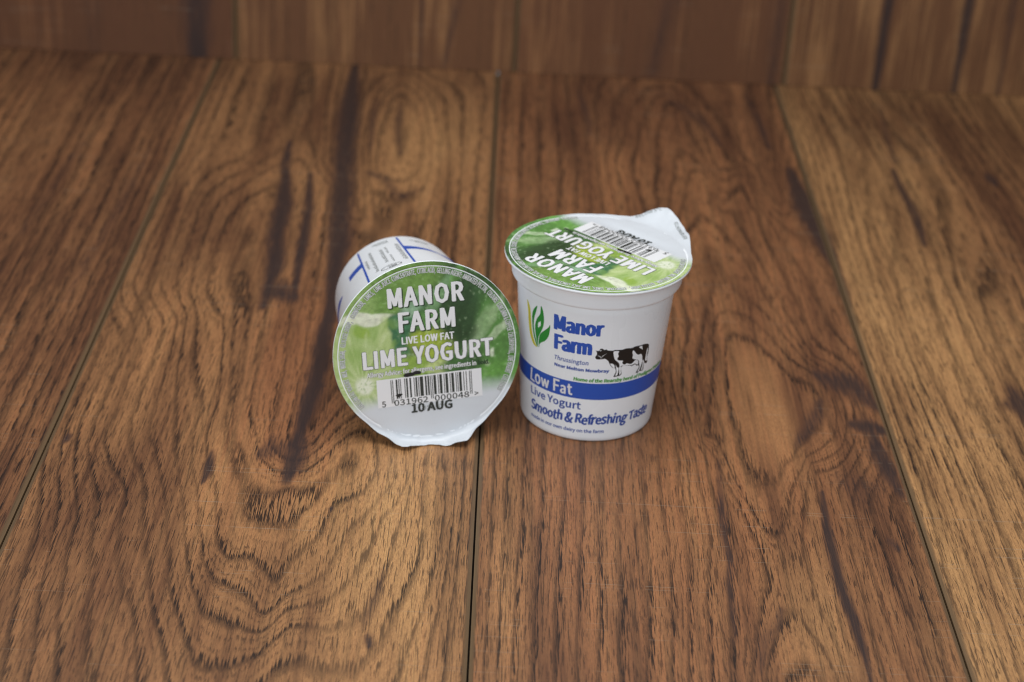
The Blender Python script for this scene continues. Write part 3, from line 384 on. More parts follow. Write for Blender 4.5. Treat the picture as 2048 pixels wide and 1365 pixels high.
# ------------------------------------------------------------------ lettering: flat glyph outlines from the built-in font
GLYPHS = json.loads(r'''{"&":[953,[363,-18,526,14,658,99,781,25,895,-18,929,88,837,125,737,186,842,359,916,553,797,553,736,389,653,251,511,385,392,539,551,672,623,843,570,989,422,1045,251,975,186,804,204,687,254,563,112,439,50,266,137,62,574,167,480,106,378,84,234,136,175,273,213,382,305,473,429,312,345,623,308,717,296,805,330,912,423,955,497,920,520,840,467,722],[19,17,18,19,38,17,38,39,17,39,16,17,20,37,19,37,38,19,40,16,39,20,36,37,40,15,16,41,15,40,20,35,36,21,35,20,34,15,41,21,34,35,22,34,21,34,14,15,22,14,34,23,14,22,11,9,10,11,8,9,23,32,14,32,13,14,23,31,32,33,13,32,24,31,23,12,8,11,33,12,13,24,30,31,12,7,8,26,12,33,24,29,30,25,29,24,26,7,12,26,6,7,27,6,26,25,28,29,27,2,6,2,5,6,28,2,27,28,1,2,3,5,2,3,4,5,25,1,28,0,1,25]],",":[390,[105,-266,255,-150,310,27,281,137,202,176,134,153,105,87,133,21,199,-3,214,-1,176,-113,74,-190],[5,3,4,6,3,5,6,2,3,7,2,6,7,9,2,9,1,2,8,9,7,10,1,9,11,1,10,11,0,1]],".":[390,[195,-18,260,9,287,78,260,150,195,176,129,150,102,78,129,9],[5,3,4,6,3,5,6,2,3,7,2,6,7,1,2,7,0,1]],"0":[778,[389,-18,622,115,709,517,622,914,389,1045,156,914,70,517,156,115,389,85,248,188,193,517,248,843,389,944,531,843,585,517,531,188],[5,12,4,12,3,4,5,11,12,13,3,12,6,11,5,13,2,3,6,10,11,14,2,13,7,10,6,7,9,10,15,2,14,15,1,2,7,8,9,8,1,15,8,0,1,0,8,7]],"1":[778,[123,0,686,0,686,106,480,106,480,1027,382,1027,289,984,169,954,169,873,353,873,353,106,123,106],[6,4,5,6,9,4,9,3,4,7,9,6,8,9,7,10,3,9,0,10,11,0,3,10,0,2,3,0,1,2]],"2":[778,[62,0,707,0,707,111,423,111,339,107,255,101,547,431,658,744,577,963,359,1045,189,1004,56,895,130,822,227,907,343,941,485,884,532,738,418,446,62,76],[10,8,9,11,14,10,14,8,10,14,15,8,15,7,8,11,13,14,11,12,13,16,7,15,16,6,7,17,6,16,18,6,17,18,5,6,4,2,3,4,1,2,5,1,4,18,1,5,0,1,18]],"3":[778,[368,-18,602,59,699,275,636,447,482,535,482,542,614,633,664,789,579,978,364,1045,206,1010,78,923,147,842,245,914,360,941,487,897,534,779,471,639,249,583,249,485,498,428,569,279,511,139,360,88,212,124,106,206,41,123,170,25],[10,8,9,11,8,10,11,14,8,14,15,8,15,7,8,11,13,14,12,13,11,16,7,15,16,6,7,17,6,16,18,6,17,18,5,6,19,5,18,19,4,5,19,3,4,20,3,19,20,2,3,21,2,20,22,2,21,22,1,2,26,24,25,23,1,22,26,23,24,27,23,26,27,1,23,27,0,1]],"4":[778,[476,0,597,0,597,283,734,283,734,385,597,385,597,1027,455,1027,28,367,28,283,476,283,476,385,161,385,395,735,438,811,478,887,483,887,479,793,476,700],[8,6,7,8,15,6,15,16,6,16,5,6,8,14,15,17,5,16,8,13,14,18,5,17,8,12,13,11,5,18,8,11,12,8,5,11,8,4,5,8,3,4,9,3,8,10,3,9,0,2,10,2,3,10,0,1,2]],"5":[778,[367,-18,600,74,703,333,612,582,394,661,311,650,239,620,266,917,653,917,653,1027,154,1027,120,548,189,504,271,549,360,564,515,503,573,331,509,153,354,88,205,123,102,202,38,118,168,24],[11,7,10,7,9,10,7,8,9,11,6,7,5,3,4,6,3,5,11,3,6,11,14,3,14,15,3,15,2,3,11,13,14,11,12,13,16,2,15,16,1,2,17,1,16,21,19,20,18,1,17,21,18,19,22,18,21,22,1,18,22,0,1]],"6":[778,[422,-18,629,74,717,315,639,557,431,637,309,605,199,514,280,846,464,940,553,918,626,861,699,940,597,1015,458,1045,194,918,78,490,176,109,202,412,308,513,410,542,550,481,595,315,545,146,422,83,269,167],[14,12,13,14,8,12,8,11,12,14,7,8,9,11,8,9,10,11,15,7,14,15,6,7,5,3,4,6,19,5,19,3,5,19,20,3,20,2,3,6,18,19,15,18,6,15,17,18,16,17,15,21,2,20,16,24,17,22,2,21,22,1,2,16,23,24,23,1,22,0,23,16,0,1,23]],"7":[778,[277,0,410,0,477,510,711,950,711,1027,69,1027,69,917,567,917,353,500],[6,4,5,6,3,4,6,7,3,7,2,3,8,2,7,8,1,2,0,1,8]],"8":[778,[392,-18,624,58,713,246,660,415,541,517,541,524,631,625,676,772,601,966,395,1042,194,970,113,782,155,642,252,545,252,539,123,430,64,255,157,59,462,557,300,642,230,782,276,901,394,947,521,894,567,765,540,656,394,77,239,131,178,266,218,399,319,499,510,405,591,251,537,126],[10,8,9,11,21,10,21,22,10,22,8,10,22,23,8,23,7,8,11,20,21,24,7,23,12,20,11,12,19,20,24,6,7,25,6,24,18,6,25,13,19,12,13,18,19,18,5,6,13,5,18,14,5,13,15,30,14,30,5,14,30,4,5,30,3,4,15,29,30,31,3,30,16,29,15,31,2,3,32,2,31,16,28,29,16,27,28,17,27,16,33,2,32,33,1,2,17,26,27,26,1,33,17,1,26,0,1,17]],"9":[778,[329,-18,587,114,702,557,603,923,356,1045,149,953,62,711,139,471,345,389,471,423,581,514,499,182,325,88,230,109,151,167,81,87,185,12,580,622,473,516,366,485,228,547,182,711,232,881,357,945,512,863],[5,23,4,23,3,4,6,22,5,22,23,5,24,3,23,24,2,3,6,21,22,17,2,24,7,21,6,7,20,21,18,2,17,18,10,2,10,1,2,7,19,20,19,10,18,19,9,10,11,1,10,7,9,19,8,9,7,12,1,11,15,13,14,12,0,1,15,12,13,15,0,12,16,0,15]],":":[390,[195,-18,260,9,287,78,260,150,195,176,129,150,102,78,129,9,195,546,260,573,287,644,260,715,195,742,129,715,102,644,129,573],[13,11,12,14,11,13,14,10,11,15,10,14,15,9,10,8,9,15,5,3,4,6,3,5,6,2,3,7,2,6,7,1,2,7,0,1]],">":[778,[53,204,725,469,725,570,53,835,53,724,384,601,594,522,594,517,384,438,53,317],[4,2,3,5,2,4,6,2,5,6,1,2,7,1,6,8,1,7,8,0,1,9,0,8]],"A":[852,[6,0,136,0,235,314,611,314,709,0,846,0,497,1027,353,1027,268,416,318,574,371,746,420,922,426,922,476,747,529,574,578,416],[0,11,7,11,6,7,11,12,6,12,5,6,0,10,11,13,5,12,14,5,13,0,9,10,0,8,9,15,5,14,0,2,8,2,15,8,2,3,15,3,5,15,0,1,2,4,5,3]],"B":[920,[141,0,468,0,749,75,857,301,798,467,648,546,648,553,760,638,798,776,700,969,445,1027,141,1027,270,591,270,924,429,924,610,887,671,759,613,636,423,591,270,104,270,490,450,490,657,446,730,305,656,152,450,104],[0,13,11,13,10,11,13,9,10,13,14,9,14,15,9,15,8,9,0,12,13,16,8,15,16,7,8,17,7,16,17,6,7,18,6,17,0,20,12,20,18,12,20,6,18,20,5,6,20,21,5,21,4,5,0,19,20,22,4,21,22,3,4,23,3,22,24,3,23,24,2,3,25,2,24,0,25,19,0,2,25,0,1,2]],"C":[894,[528,-18,705,20,843,129,772,211,665,126,534,95,300,209,214,517,304,820,538,931,655,905,748,835,818,919,702,1006,536,1045,211,903,81,513,209,122],[15,13,14,15,9,13,9,12,13,15,8,9,10,12,9,10,11,12,16,8,15,16,7,8,16,6,7,17,6,16,4,2,3,17,5,6,4,1,2,5,1,4,0,5,17,0,1,5]],"D":[964,[141,0,403,0,758,137,881,517,758,895,398,1027,141,1027,270,106,270,922,387,922,658,817,748,517,658,214,387,106],[0,8,6,8,5,6,8,9,5,9,4,5,0,7,8,10,4,9,10,3,4,11,3,10,12,3,11,12,2,3,13,2,12,13,1,2,0,13,7,0,1,13]],"E":[825,[141,0,748,0,748,111,270,111,270,485,660,485,660,595,270,595,270,917,732,917,732,1027,141,1027],[0,8,11,8,10,11,8,9,10,0,7,8,0,4,7,4,6,7,4,5,6,0,3,4,0,2,3,0,1,2]],"F":[773,[141,0,270,0,270,461,662,461,662,570,270,570,270,917,732,917,732,1027,141,1027],[0,6,9,6,8,9,6,7,8,0,5,6,0,2,5,2,4,5,2,3,4,0,1,2]],"G":[965,[545,-18,730,16,861,101,861,532,524,532,524,424,742,424,742,155,662,111,557,95,303,209,214,517,307,820,556,931,686,903,777,835,847,919,731,1005,552,1045,215,903,81,513,212,122],[19,17,18,19,13,17,13,16,17,19,12,13,14,16,13,14,15,16,20,12,19,20,11,12,5,3,4,5,6,3,6,2,3,20,10,11,21,10,20,7,2,6,21,9,10,8,2,7,0,9,21,9,2,8,9,1,2,0,1,9]],"H":[1020,[141,0,270,0,270,485,749,485,749,0,880,0,880,1027,749,1027,749,597,270,597,270,1027,141,1027],[0,10,11,0,9,10,8,6,7,8,5,6,0,2,9,2,8,9,2,3,8,3,5,8,0,1,2,4,5,3]],"I":[411,[141,0,270,0,270,1027,141,1027],[0,2,3,0,1,2]],"J":[750,[332,-18,548,75,615,301,615,1027,485,1027,485,314,443,146,319,95,220,122,141,211,49,144,164,23],[5,3,4,5,2,3,6,2,5,6,1,2,10,8,9,7,1,6,11,8,10,11,7,8,11,1,7,11,0,1]],"K":[905,[141,0,270,0,270,325,447,535,755,0,899,0,528,637,850,1027,703,1027,273,511,270,511,270,1027,141,1027],[0,11,12,0,10,11,9,7,8,9,6,7,9,3,6,3,5,6,9,2,3,4,5,3,0,9,10,0,2,9,0,1,2]],"L":[761,[141,0,720,0,720,111,270,111,270,1027,141,1027],[0,4,5,0,3,4,0,2,3,0,1,2]],"M":[1138,[141,0,258,0,258,569,252,719,241,871,246,871,329,637,524,104,611,104,804,637,887,871,892,871,881,719,875,569,875,0,996,0,996,1027,840,1027,644,478,610,371,573,263,567,263,531,371,493,478,297,1027,141,1027],[0,4,25,4,24,25,4,5,24,5,23,24,18,10,17,10,16,17,10,11,16,11,15,16,0,3,4,6,23,5,18,9,10,12,15,11,0,2,3,13,15,12,7,23,6,18,8,9,0,1,2,14,15,13,7,22,23,19,8,18,7,21,22,20,8,19,7,20,21,7,8,20]],"N":[1013,[141,0,263,0,263,539,258,701,248,860,254,860,364,648,738,0,871,0,871,1027,748,1027,748,493,754,329,766,168,759,168,648,380,273,1027,141,1027],[0,4,17,4,16,17,4,5,16,5,15,16,11,9,10,11,8,9,0,3,4,6,15,5,0,2,3,7,15,6,0,1,2,12,8,11,7,14,15,13,8,12,7,13,14,7,8,13]],"O":[1040,[520,-18,835,126,958,517,835,904,520,1045,204,904,81,517,204,126,520,95,298,210,214,517,298,820,520,931,742,820,825,517,742,210],[5,12,4,12,3,4,5,11,12,13,3,12,6,11,5,13,2,3,6,10,11,14,2,13,7,10,6,7,9,10,15,2,14,15,1,2,7,8,9,8,1,15,8,0,1,0,8,7]],"P":[887,[141,0,270,0,270,409,440,409,713,486,818,725,712,960,434,1027,141,1027,270,514,270,922,417,922,621,880,689,725,624,565,423,514],[0,10,8,10,7,8,10,6,7,10,11,6,11,12,6,12,5,6,0,9,10,13,5,12,14,5,13,14,4,5,15,4,14,0,2,9,2,15,9,2,4,15,2,3,4,0,1,2]],"R":[890,[270,539,270,922,443,922,628,881,692,739,628,589,443,539,704,0,850,0,590,450,757,547,821,739,720,963,462,1027,141,1027,141,0,270,0,270,436,455,436],[15,1,14,1,13,14,1,12,13,1,2,12,2,3,12,3,11,12,15,0,1,4,11,3,5,11,4,5,10,11,6,10,5,6,9,10,15,17,0,17,6,0,17,9,6,17,18,9,18,8,9,15,16,17,7,8,18]],"S":[835,[426,-18,680,67,775,273,713,448,563,548,417,611,302,672,246,783,299,891,438,931,567,906,672,836,739,919,608,1010,438,1045,207,968,115,773,183,600,324,510,471,445,593,377,643,262,586,141,427,95,273,130,144,223,67,133,225,23],[15,13,14,15,12,13,16,8,15,8,9,15,9,12,15,10,12,9,10,11,12,16,7,8,16,6,7,17,6,16,17,5,6,17,4,5,18,4,17,18,3,4,19,3,18,19,20,3,20,2,3,21,2,20,21,1,2,22,1,21,26,24,25,23,1,22,27,24,26,27,23,24,27,1,23,27,0,1]],"T":[839,[354,0,485,0,485,917,796,917,796,1027,43,1027,43,917,354,917],[6,4,5,6,3,4,7,3,6,0,2,7,2,3,7,0,1,2]],"U":[1010,[506,-18,768,79,874,423,874,1027,749,1027,749,420,678,165,506,95,335,165,266,420,266,1027,137,1027,137,423,243,79],[12,10,11,12,9,10,5,3,4,5,2,3,13,9,12,5,1,2,13,8,9,6,1,5,13,7,8,7,1,6,13,1,7,13,0,1]],"V":[806,[329,0,479,0,805,1027,674,1027,508,471,460,301,409,132,403,132,353,301,304,471,137,1027,1,1027],[0,10,11,0,9,10,4,2,3,4,1,2,0,8,9,5,1,4,0,7,8,6,1,5,0,6,7,0,1,6]],"W":[1230,[254,0,408,0,560,619,587,737,612,853,618,853,642,737,668,619,824,0,980,0,1192,1027,1069,1027,958,468,930,302,902,134,894,134,857,302,821,468,678,1027,559,1027,417,468,380,302,345,134,339,134,308,302,277,468,169,1027,36,1027],[0,26,27,0,25,26,20,18,19,20,4,18,4,5,18,5,17,18,12,10,11,12,9,10,20,3,4,6,17,5,20,2,3,7,17,6,20,1,2,8,17,7,0,24,25,21,1,20,8,16,17,13,9,12,8,15,16,0,23,24,22,1,21,14,9,13,0,22,23,0,1,22,8,14,15,8,9,14]],"Y":[744,[307,0,436,0,436,398,745,1027,611,1027,479,737,429,624,375,511,370,511,318,624,269,737,136,1027,-1,1027,307,398],[13,11,12,13,10,11,5,3,4,5,2,3,13,9,10,6,2,5,13,8,9,7,2,6,13,7,8,13,2,7,0,2,13,0,1,2]],"a":[789,[304,-18,438,14,556,91,560,91,571,0,676,0,676,468,615,695,413,780,244,747,115,681,164,592,268,648,392,674,517,614,549,482,195,388,83,197,145,38,340,85,245,113,206,206,281,327,549,396,549,185,444,110],[9,7,8,10,7,9,10,13,7,13,14,7,14,6,7,11,12,10,12,13,10,15,6,14,16,6,15,16,23,6,23,5,6,16,22,23,24,5,23,17,22,16,17,21,22,17,20,21,18,20,17,25,3,24,3,5,24,18,19,20,19,2,25,2,3,25,19,1,2,4,5,3,18,1,19,0,1,18]],"b":[866,[464,-18,694,89,794,392,716,674,492,780,366,749,252,674,258,810,258,1115,129,1115,129,0,231,0,242,78,248,78,354,8,443,90,356,107,258,168,258,569,362,646,459,672,615,595,661,391,599,170],[10,8,9,10,7,8,10,6,7,5,3,4,6,3,5,6,20,3,20,21,3,21,2,3,10,18,6,18,19,6,19,20,6,22,2,21,10,17,18,22,1,2,23,1,22,15,1,23,10,12,17,12,16,17,12,15,16,12,1,15,12,13,1,13,0,1,10,11,12,14,0,13]],"c":[715,[429,-18,560,7,675,77,619,164,538,110,440,88,270,168,204,380,272,592,444,672,525,654,595,606,660,690,566,753,438,780,182,675,73,380,175,86],[15,13,14,15,12,13,15,9,12,9,10,12,10,11,12,16,8,15,8,9,15,16,7,8,17,7,16,17,6,7,17,5,6,4,2,3,5,2,4,17,2,5,0,2,17,0,1,2]],"d":[869,[388,-18,516,14,619,90,623,90,634,0,739,0,739,1115,611,1115,611,822,618,692,519,756,403,780,174,672,74,380,160,86,416,90,261,166,206,381,270,592,426,672,518,654,611,592,611,193,516,115],[8,6,7,8,5,6,9,5,8,12,10,11,12,9,10,12,19,9,19,20,9,20,21,9,21,5,9,13,18,12,18,19,12,22,5,21,13,17,18,13,16,17,14,16,13,23,3,22,3,5,22,14,15,16,15,3,23,14,2,15,2,3,15,14,1,2,4,5,3,0,1,14]],"e":[776,[437,-18,575,4,686,59,641,144,553,100,451,84,274,156,199,350,711,350,715,383,717,423,638,683,413,780,178,673,73,380,179,87,197,441,272,616,416,678,555,617,605,441],[13,11,12,13,18,11,18,19,11,19,10,11,13,17,18,14,17,13,20,10,19,14,16,17,14,20,16,14,10,20,14,9,10,14,8,9,15,7,14,7,8,14,15,6,7,15,5,6,4,2,3,5,2,4,0,5,15,0,2,5,0,1,2]],"f":[455,[46,657,150,657,150,0,277,0,277,657,438,657,438,761,277,761,277,881,304,993,385,1031,427,1026,471,1010,499,1109,440,1126,371,1133,204,1065,150,882,150,761,46,754],[16,14,15,16,13,14,16,11,13,11,12,13,17,9,16,9,10,16,10,11,16,17,8,9,18,8,17,18,7,8,19,7,18,19,6,7,19,5,6,0,5,19,1,5,0,2,4,1,4,5,1,2,3,4]],"g":[790,[385,-350,666,-272,770,-87,704,51,506,94,356,94,251,117,223,176,237,229,272,268,327,248,384,241,582,312,662,506,645,596,601,662,756,662,756,761,492,761,444,775,384,780,184,707,99,508,130,387,199,304,199,298,142,241,115,157,134,81,183,32,183,25,101,-53,71,-147,159,-297,384,328,271,377,223,508,270,639,384,686,499,639,546,508,498,377,403,-262,241,-226,183,-129,202,-63,261,0,312,-9,359,-11,490,-11,605,-33,644,-108,579,-214],[21,19,20,21,18,19,21,17,18,21,16,17,22,37,21,37,38,21,38,16,21,39,15,38,15,16,38,39,14,15,22,36,37,40,14,39,40,13,14,23,36,22,23,35,36,41,13,40,41,12,13,24,35,23,24,34,35,34,12,41,24,12,34,24,11,12,25,11,24,26,9,25,9,11,25,26,8,9,10,11,9,27,8,26,27,7,8,27,6,7,28,6,27,28,5,6,28,4,5,28,3,4,29,3,28,29,49,3,49,50,3,50,2,3,30,49,29,31,46,30,46,49,30,31,45,46,47,49,46,48,49,47,51,2,50,32,45,31,32,44,45,51,1,2,52,1,51,32,43,44,33,43,32,42,1,52,33,42,43,33,1,42,33,0,1]],"h":[850,[129,0,258,0,258,552,360,639,465,668,575,620,609,465,609,0,737,0,737,482,680,703,504,780,366,743,252,653,258,810,258,1115,129,1115],[0,15,16,0,14,15,0,13,14,12,10,11,13,10,12,13,4,10,4,5,10,5,9,10,13,3,4,0,2,13,2,3,13,6,9,5,0,1,2,6,8,9,7,8,6]],"i":[385,[193,917,255,941,279,1003,255,1062,193,1085,132,1062,109,1003,132,941,129,0,258,0,258,761,129,761],[8,10,11,8,9,10,5,3,4,6,3,5,6,2,3,7,2,6,7,1,2,0,1,7]],"l":[398,[263,-18,307,-15,338,-7,319,91,303,89,293,88,268,101,258,143,258,1115,129,1115,129,151,160,26],[10,8,9,10,7,8,11,7,10,11,6,7,11,5,6,4,2,3,5,2,4,11,2,5,0,2,11,0,1,2]],"m":[1297,[129,0,258,0,258,552,357,639,448,668,555,620,590,465,590,0,717,0,717,552,818,639,909,668,1016,620,1050,465,1050,0,1178,0,1178,482,1121,703,948,780,817,739,696,634,624,741,486,780,359,742,249,650,246,650,234,761,129,761],[23,21,22,19,17,18,0,26,27,0,25,26,24,21,23,24,4,21,4,20,21,20,17,19,20,11,17,11,12,17,12,16,17,24,3,4,5,20,4,20,10,11,0,24,25,0,2,24,2,3,24,20,9,10,5,9,20,6,9,5,13,16,12,0,1,2,6,8,9,13,15,16,7,8,6,14,15,13]],"n":[855,[129,0,258,0,258,552,360,639,465,668,575,620,609,465,609,0,737,0,737,482,680,703,504,780,365,742,249,650,246,650,234,761,129,761],[12,10,11,0,15,16,0,14,15,13,10,12,13,4,10,4,5,10,5,9,10,13,3,4,0,13,14,0,2,13,2,3,13,6,9,5,0,1,2,6,8,9,7,8,6]],"o":[849,[424,-18,670,86,776,380,670,675,424,780,179,675,73,380,179,86,424,88,265,168,204,380,265,592,424,672,584,592,646,380,584,168],[5,3,4,6,11,5,11,12,5,12,3,5,12,13,3,13,2,3,6,10,11,14,2,13,7,10,6,7,9,10,15,2,14,15,1,2,8,1,15,7,8,9,7,1,8,0,1,7]],"r":[544,[129,0,258,0,258,489,348,625,448,665,488,662,522,653,546,763,509,776,465,780,346,737,249,622,246,622,234,761,129,761],[10,8,9,10,7,8,10,6,7,0,13,14,0,12,13,11,4,10,4,5,10,5,6,10,11,3,4,11,2,3,0,11,12,0,2,11,0,1,2]],"s":[656,[328,-18,533,48,604,207,530,361,373,438,259,489,209,570,243,648,350,681,442,661,522,613,584,693,480,755,349,780,155,717,87,564,158,420,308,345,426,290,482,200,445,116,332,81,210,106,106,172,45,87,173,12],[14,12,13,14,11,12,15,7,14,7,8,14,8,11,14,8,9,11,9,10,11,15,6,7,15,5,6,16,5,15,16,4,5,16,3,4,17,3,16,17,18,3,18,2,3,19,2,18,19,1,2,20,1,19,24,22,23,21,1,20,24,21,22,25,21,24,25,1,21,25,0,1]],"t":[528,[367,-18,439,-9,508,10,483,106,441,92,396,85,304,124,279,231,279,657,486,657,486,761,279,761,279,975,172,975,158,761,38,754,38,657,151,657,151,235,199,51],[14,12,13,14,11,12,15,11,14,15,10,11,15,9,10,16,9,15,17,9,16,18,8,17,8,9,17,18,7,8,19,7,18,19,6,7,19,5,6,4,2,3,5,2,4,19,2,5,0,2,19,0,1,2]],"u":[850,[352,-18,489,19,602,119,606,119,616,0,723,0,723,761,595,761,595,221,494,123,389,92,280,140,246,294,246,761,118,761,118,279,174,57],[15,13,14,15,12,13,8,6,7,8,5,6,15,11,12,16,11,15,9,3,8,3,5,8,16,10,11,10,2,9,2,3,9,10,1,2,4,5,3,16,1,10,0,1,16]],"v":[730,[293,0,443,0,711,761,585,761,441,328,406,215,371,104,364,104,330,215,294,328,151,761,18,761],[0,10,11,0,9,10,4,2,3,4,1,2,0,8,9,5,1,4,0,7,8,6,1,5,0,6,7,0,1,6]],"w":[1124,[249,0,398,0,506,408,533,517,557,629,564,629,590,518,616,410,725,0,881,0,1087,761,964,761,853,321,829,214,807,109,800,109,773,214,746,321,627,761,503,761,384,321,357,214,333,109,326,109,304,214,282,321,168,761,38,761],[0,26,27,0,25,26,20,18,19,20,4,18,4,5,18,5,17,18,12,10,11,12,9,10,20,3,4,6,17,5,7,17,6,20,2,3,8,17,7,20,1,2,0,24,25,21,1,20,8,16,17,13,9,12,0,23,24,22,1,21,8,15,16,14,9,13,0,22,23,0,1,22,8,14,15,8,9,14]],"y":[730,[141,-328,320,-252,426,-64,711,761,587,761,450,339,419,232,388,123,381,123,342,233,305,339,151,761,18,761,324,-1,307,-59,241,-176,136,-223,104,-218,77,-210,52,-312,92,-324],[13,11,12,13,10,11,5,3,4,5,2,3,13,9,10,6,2,5,13,8,9,7,2,6,13,7,8,13,2,7,14,2,13,15,2,14,15,1,2,16,1,15,19,17,18,19,16,17,19,1,16,19,0,1,20,0,19]],"\u00b0":[519,[261,672,397,727,455,871,397,1017,261,1071,122,1017,63,871,122,727,261,744,175,780,141,871,175,965,261,1001,345,965,378,871,345,780],[5,3,4,6,11,5,11,12,5,12,3,5,12,13,3,13,2,3,6,10,11,14,2,13,7,10,6,7,9,10,15,2,14,15,1,2,7,8,9,8,1,15,7,1,8,0,1,7]]," ":[313,[],[]]}''')
def glyphs(text, track=0.0, casual=0.0):
    """triangles of a line of text in units of capital height, baseline at 0"""
    V, T, x, n = [], [], 0.0, 0
    rnd = np.random.RandomState(len(text))
    for ch in text:
        adv, v, t = GLYPHS[ch]
        v = np.array(v, float).reshape(-1, 2) / 1027; t = np.array(t, int).reshape(-1, 3)
        if len(v) and casual:
            a = rnd.uniform(-1, 1) * casual; k = 1 + rnd.uniform(-0.5, 1) * casual
            m = v.mean(0); v = (v - m) @ np.array([[math.cos(a), math.sin(a)], [-math.sin(a), math.cos(a)]]) * k + m + [0, rnd.uniform(-0.5, 0.5) * casual]
        if len(v):
            V.append(v + [x, 0]); T.append(t + n); n += len(v)
        x += adv / 1027 + track
    return np.vstack(V), np.vstack(T)

def fit_text(text, x0, x1, base, cap, bold=(0, 0), italic=0.0, jitter=0, copies=10, track=0.0, casual=0.0):
    """lay a line between x0 and x1, capital height cap, thickened by bold=(rx, ry)"""
    V, T = glyphs(text, track, casual)
    rx, ry = bold
    lo, hi = V[:, 0].min(), V[:, 0].max()
    x = (V[:, 0] - lo) / (hi - lo) * (x1 - x0 - 2 * rx) + x0 + rx
    y = V[:, 1] * (cap - 2 * ry) + base + ry
    if jitter:
        y = y + jitter * cap * np.sin((x - x0) / (cap * 0.9) * 2.1) ; x = x + 0.5 * jitter * cap * np.sin((x - x0) / cap * 1.3)
    x = x + italic * (y - base)
    V = np.c_[x, y]
    if rx == 0 and ry == 0: return V, T, np.zeros(len(V))
    VV, TT, LL = [V], [T], [np.zeros(len(V))]
    for k in range(copies):
        a = 2 * math.pi * k / copies
        VV.append(V + [rx * math.cos(a), ry * math.sin(a)]); TT.append(T + len(V) * (k + 1)); LL.append(np.full(len(V), (k + 1) * 0.0022))
    return np.vstack(VV), np.vstack(TT), np.concatenate(LL)

def poly_tris(pts):
    """triangulated closed outline"""
    from mathutils.geometry import tessellate_polygon
    P = [Vector((p[0], p[1], 0)) for p in pts]
    return np.array(pts, float), np.array(tessellate_polygon([P]), int).reshape(-1, 3)

def refine(V, T, step):
    """split triangles until no edge is longer than step"""
    V = [tuple(p) for p in V]; cache = {}
    todo, done = [tuple(t) for t in T], []
    def mid(a, b):
        k = (min(a, b), max(a, b))
        if k not in cache:
            V.append(((V[a][0] + V[b][0]) / 2, (V[a][1] + V[b][1]) / 2)); cache[k] = len(V) - 1
        return cache[k]
    while todo:
        a, b, c = todo.pop()
        L = [math.dist(V[a], V[b]), math.dist(V[b], V[c]), math.dist(V[c], V[a])]
        k = L.index(max(L))
        if L[k] <= step: done.append((a, b, c)); continue
        if k == 1: a, b, c = b, c, a
        elif k == 2: a, b, c = c, a, b
        m = mid(a, b); todo += [(a, m, c), (m, b, c)]
    return np.array(V, float), np.array(done, int)

def smooth_closed(pts, n=4):
    """Catmull-Rom through a closed outline"""
    P = np.array(pts, float); m = len(P); out = []
    for i in range(m):
        a, b, c, d = P[i - 1], P[i], P[(i + 1) % m], P[(i + 2) % m]
        for k in range(n):
            t = k / n
            out.append(0.5 * ((2 * b) + (c - a) * t + (2 * a - 5 * b + 4 * c - d) * t * t + (3 * b - a - 3 * c + d) * t ** 3))
    return np.array(out)

# ------------------------------------------------------------------ cup body
H_LID = 65.33
R_LID = 33.95
def r_body(z): return 24.9 + 0.0775 * (np.asarray(z, float) - 4)
PROFILE = [(1.6, 0.0), (1.6, 12), (1.5, 20.5), (0.9, 22.0), (0.25, 22.9), (0.0, 23.5), (0.10, 24.0), (0.45, 24.42), (1.1, 24.70), (2.2, 24.80)] + \
          [(z, float(r_body(z))) for z in np.linspace(4, 53.5, 22)] + \
          [(54.6, 28.72), (55.6, 28.5), (56.3, 28.35), (56.8, 28.5), (56.95, 29.0), (57.0, 30.4), (57.15, 30.85), (57.5, 31.05), (58.2, 31.1), (60.5, 31.1), (63.0, 31.3), (63.5, 31.5), (63.75, 32.2), (63.9, 33.2), (64.05, 33.75),
           (64.3, 34.0), (64.7, 34.05), (65.0, 33.98), (65.2, 33.8), (65.22, 31.6), (64.8, 30.9), (58, 30.3), (56, 28.4)]
SEG = 160
def lathe(name, prof, mat):
    V, F = [], []
    for z, r in prof:
        for k in range(SEG):
            a = 2 * math.pi * k / SEG
            V.append((r * math.cos(a) * MM, r * math.sin(a) * MM, z * MM))
    for i in range(len(prof) - 1):
        for k in range(SEG):
            k2 = (k + 1) % SEG
            F.append((i * SEG + k, i * SEG + k2, (i + 1) * SEG + k2, (i + 1) * SEG + k))
    me = make_mesh(name, V, F, mat, True)
    return me

def on_cup(V, lift):
    """(degrees, height mm) -> point on the cup wall; 0 deg is the printed front (-Y)"""
    th = np.radians(V[:, 0]); z = V[:, 1]
    r = r_body(z) + lift
    return np.c_[r * np.sin(th), -r * np.cos(th), z] * MM

def cup_print(name, V, T, mat, lift=0.05, layer=None):
    lf = lift + (layer if layer is not None else 0)
    return make_mesh(name, on_cup(V, lf), T, mat)

def cup_text(text, th0, th1, base, cap, mat, bold=(0, 0), lift=0.05, **kw):
    k = math.radians(1) * float(r_body(base + cap / 2))   # mm per degree
    V, T, L = fit_text(text, th0 * k, th1 * k, base, cap, bold, **kw)
    V = np.c_[V[:, 0] / k, V[:, 1]]
    return cup_print('lettering', V, T, mat, lift, L)

def strip(th0, th1, lo, hi, n=80):
    """band between heights lo(t) and hi(t), t = 0..1"""
    t = np.linspace(0, 1, n); th = th0 + (th1 - th0) * t
    V = np.r_[np.c_[th, [lo(x) for x in t]], np.c_[th, [(lo(x) + hi(x)) / 2 for x in t]], np.c_[th, [hi(x) for x in t]]]
    F = [(j * n + i, j * n + i + 1, (j + 1) * n + i + 1, (j + 1) * n + i) for j in range(2) for i in range(n - 1)]
    return V, F

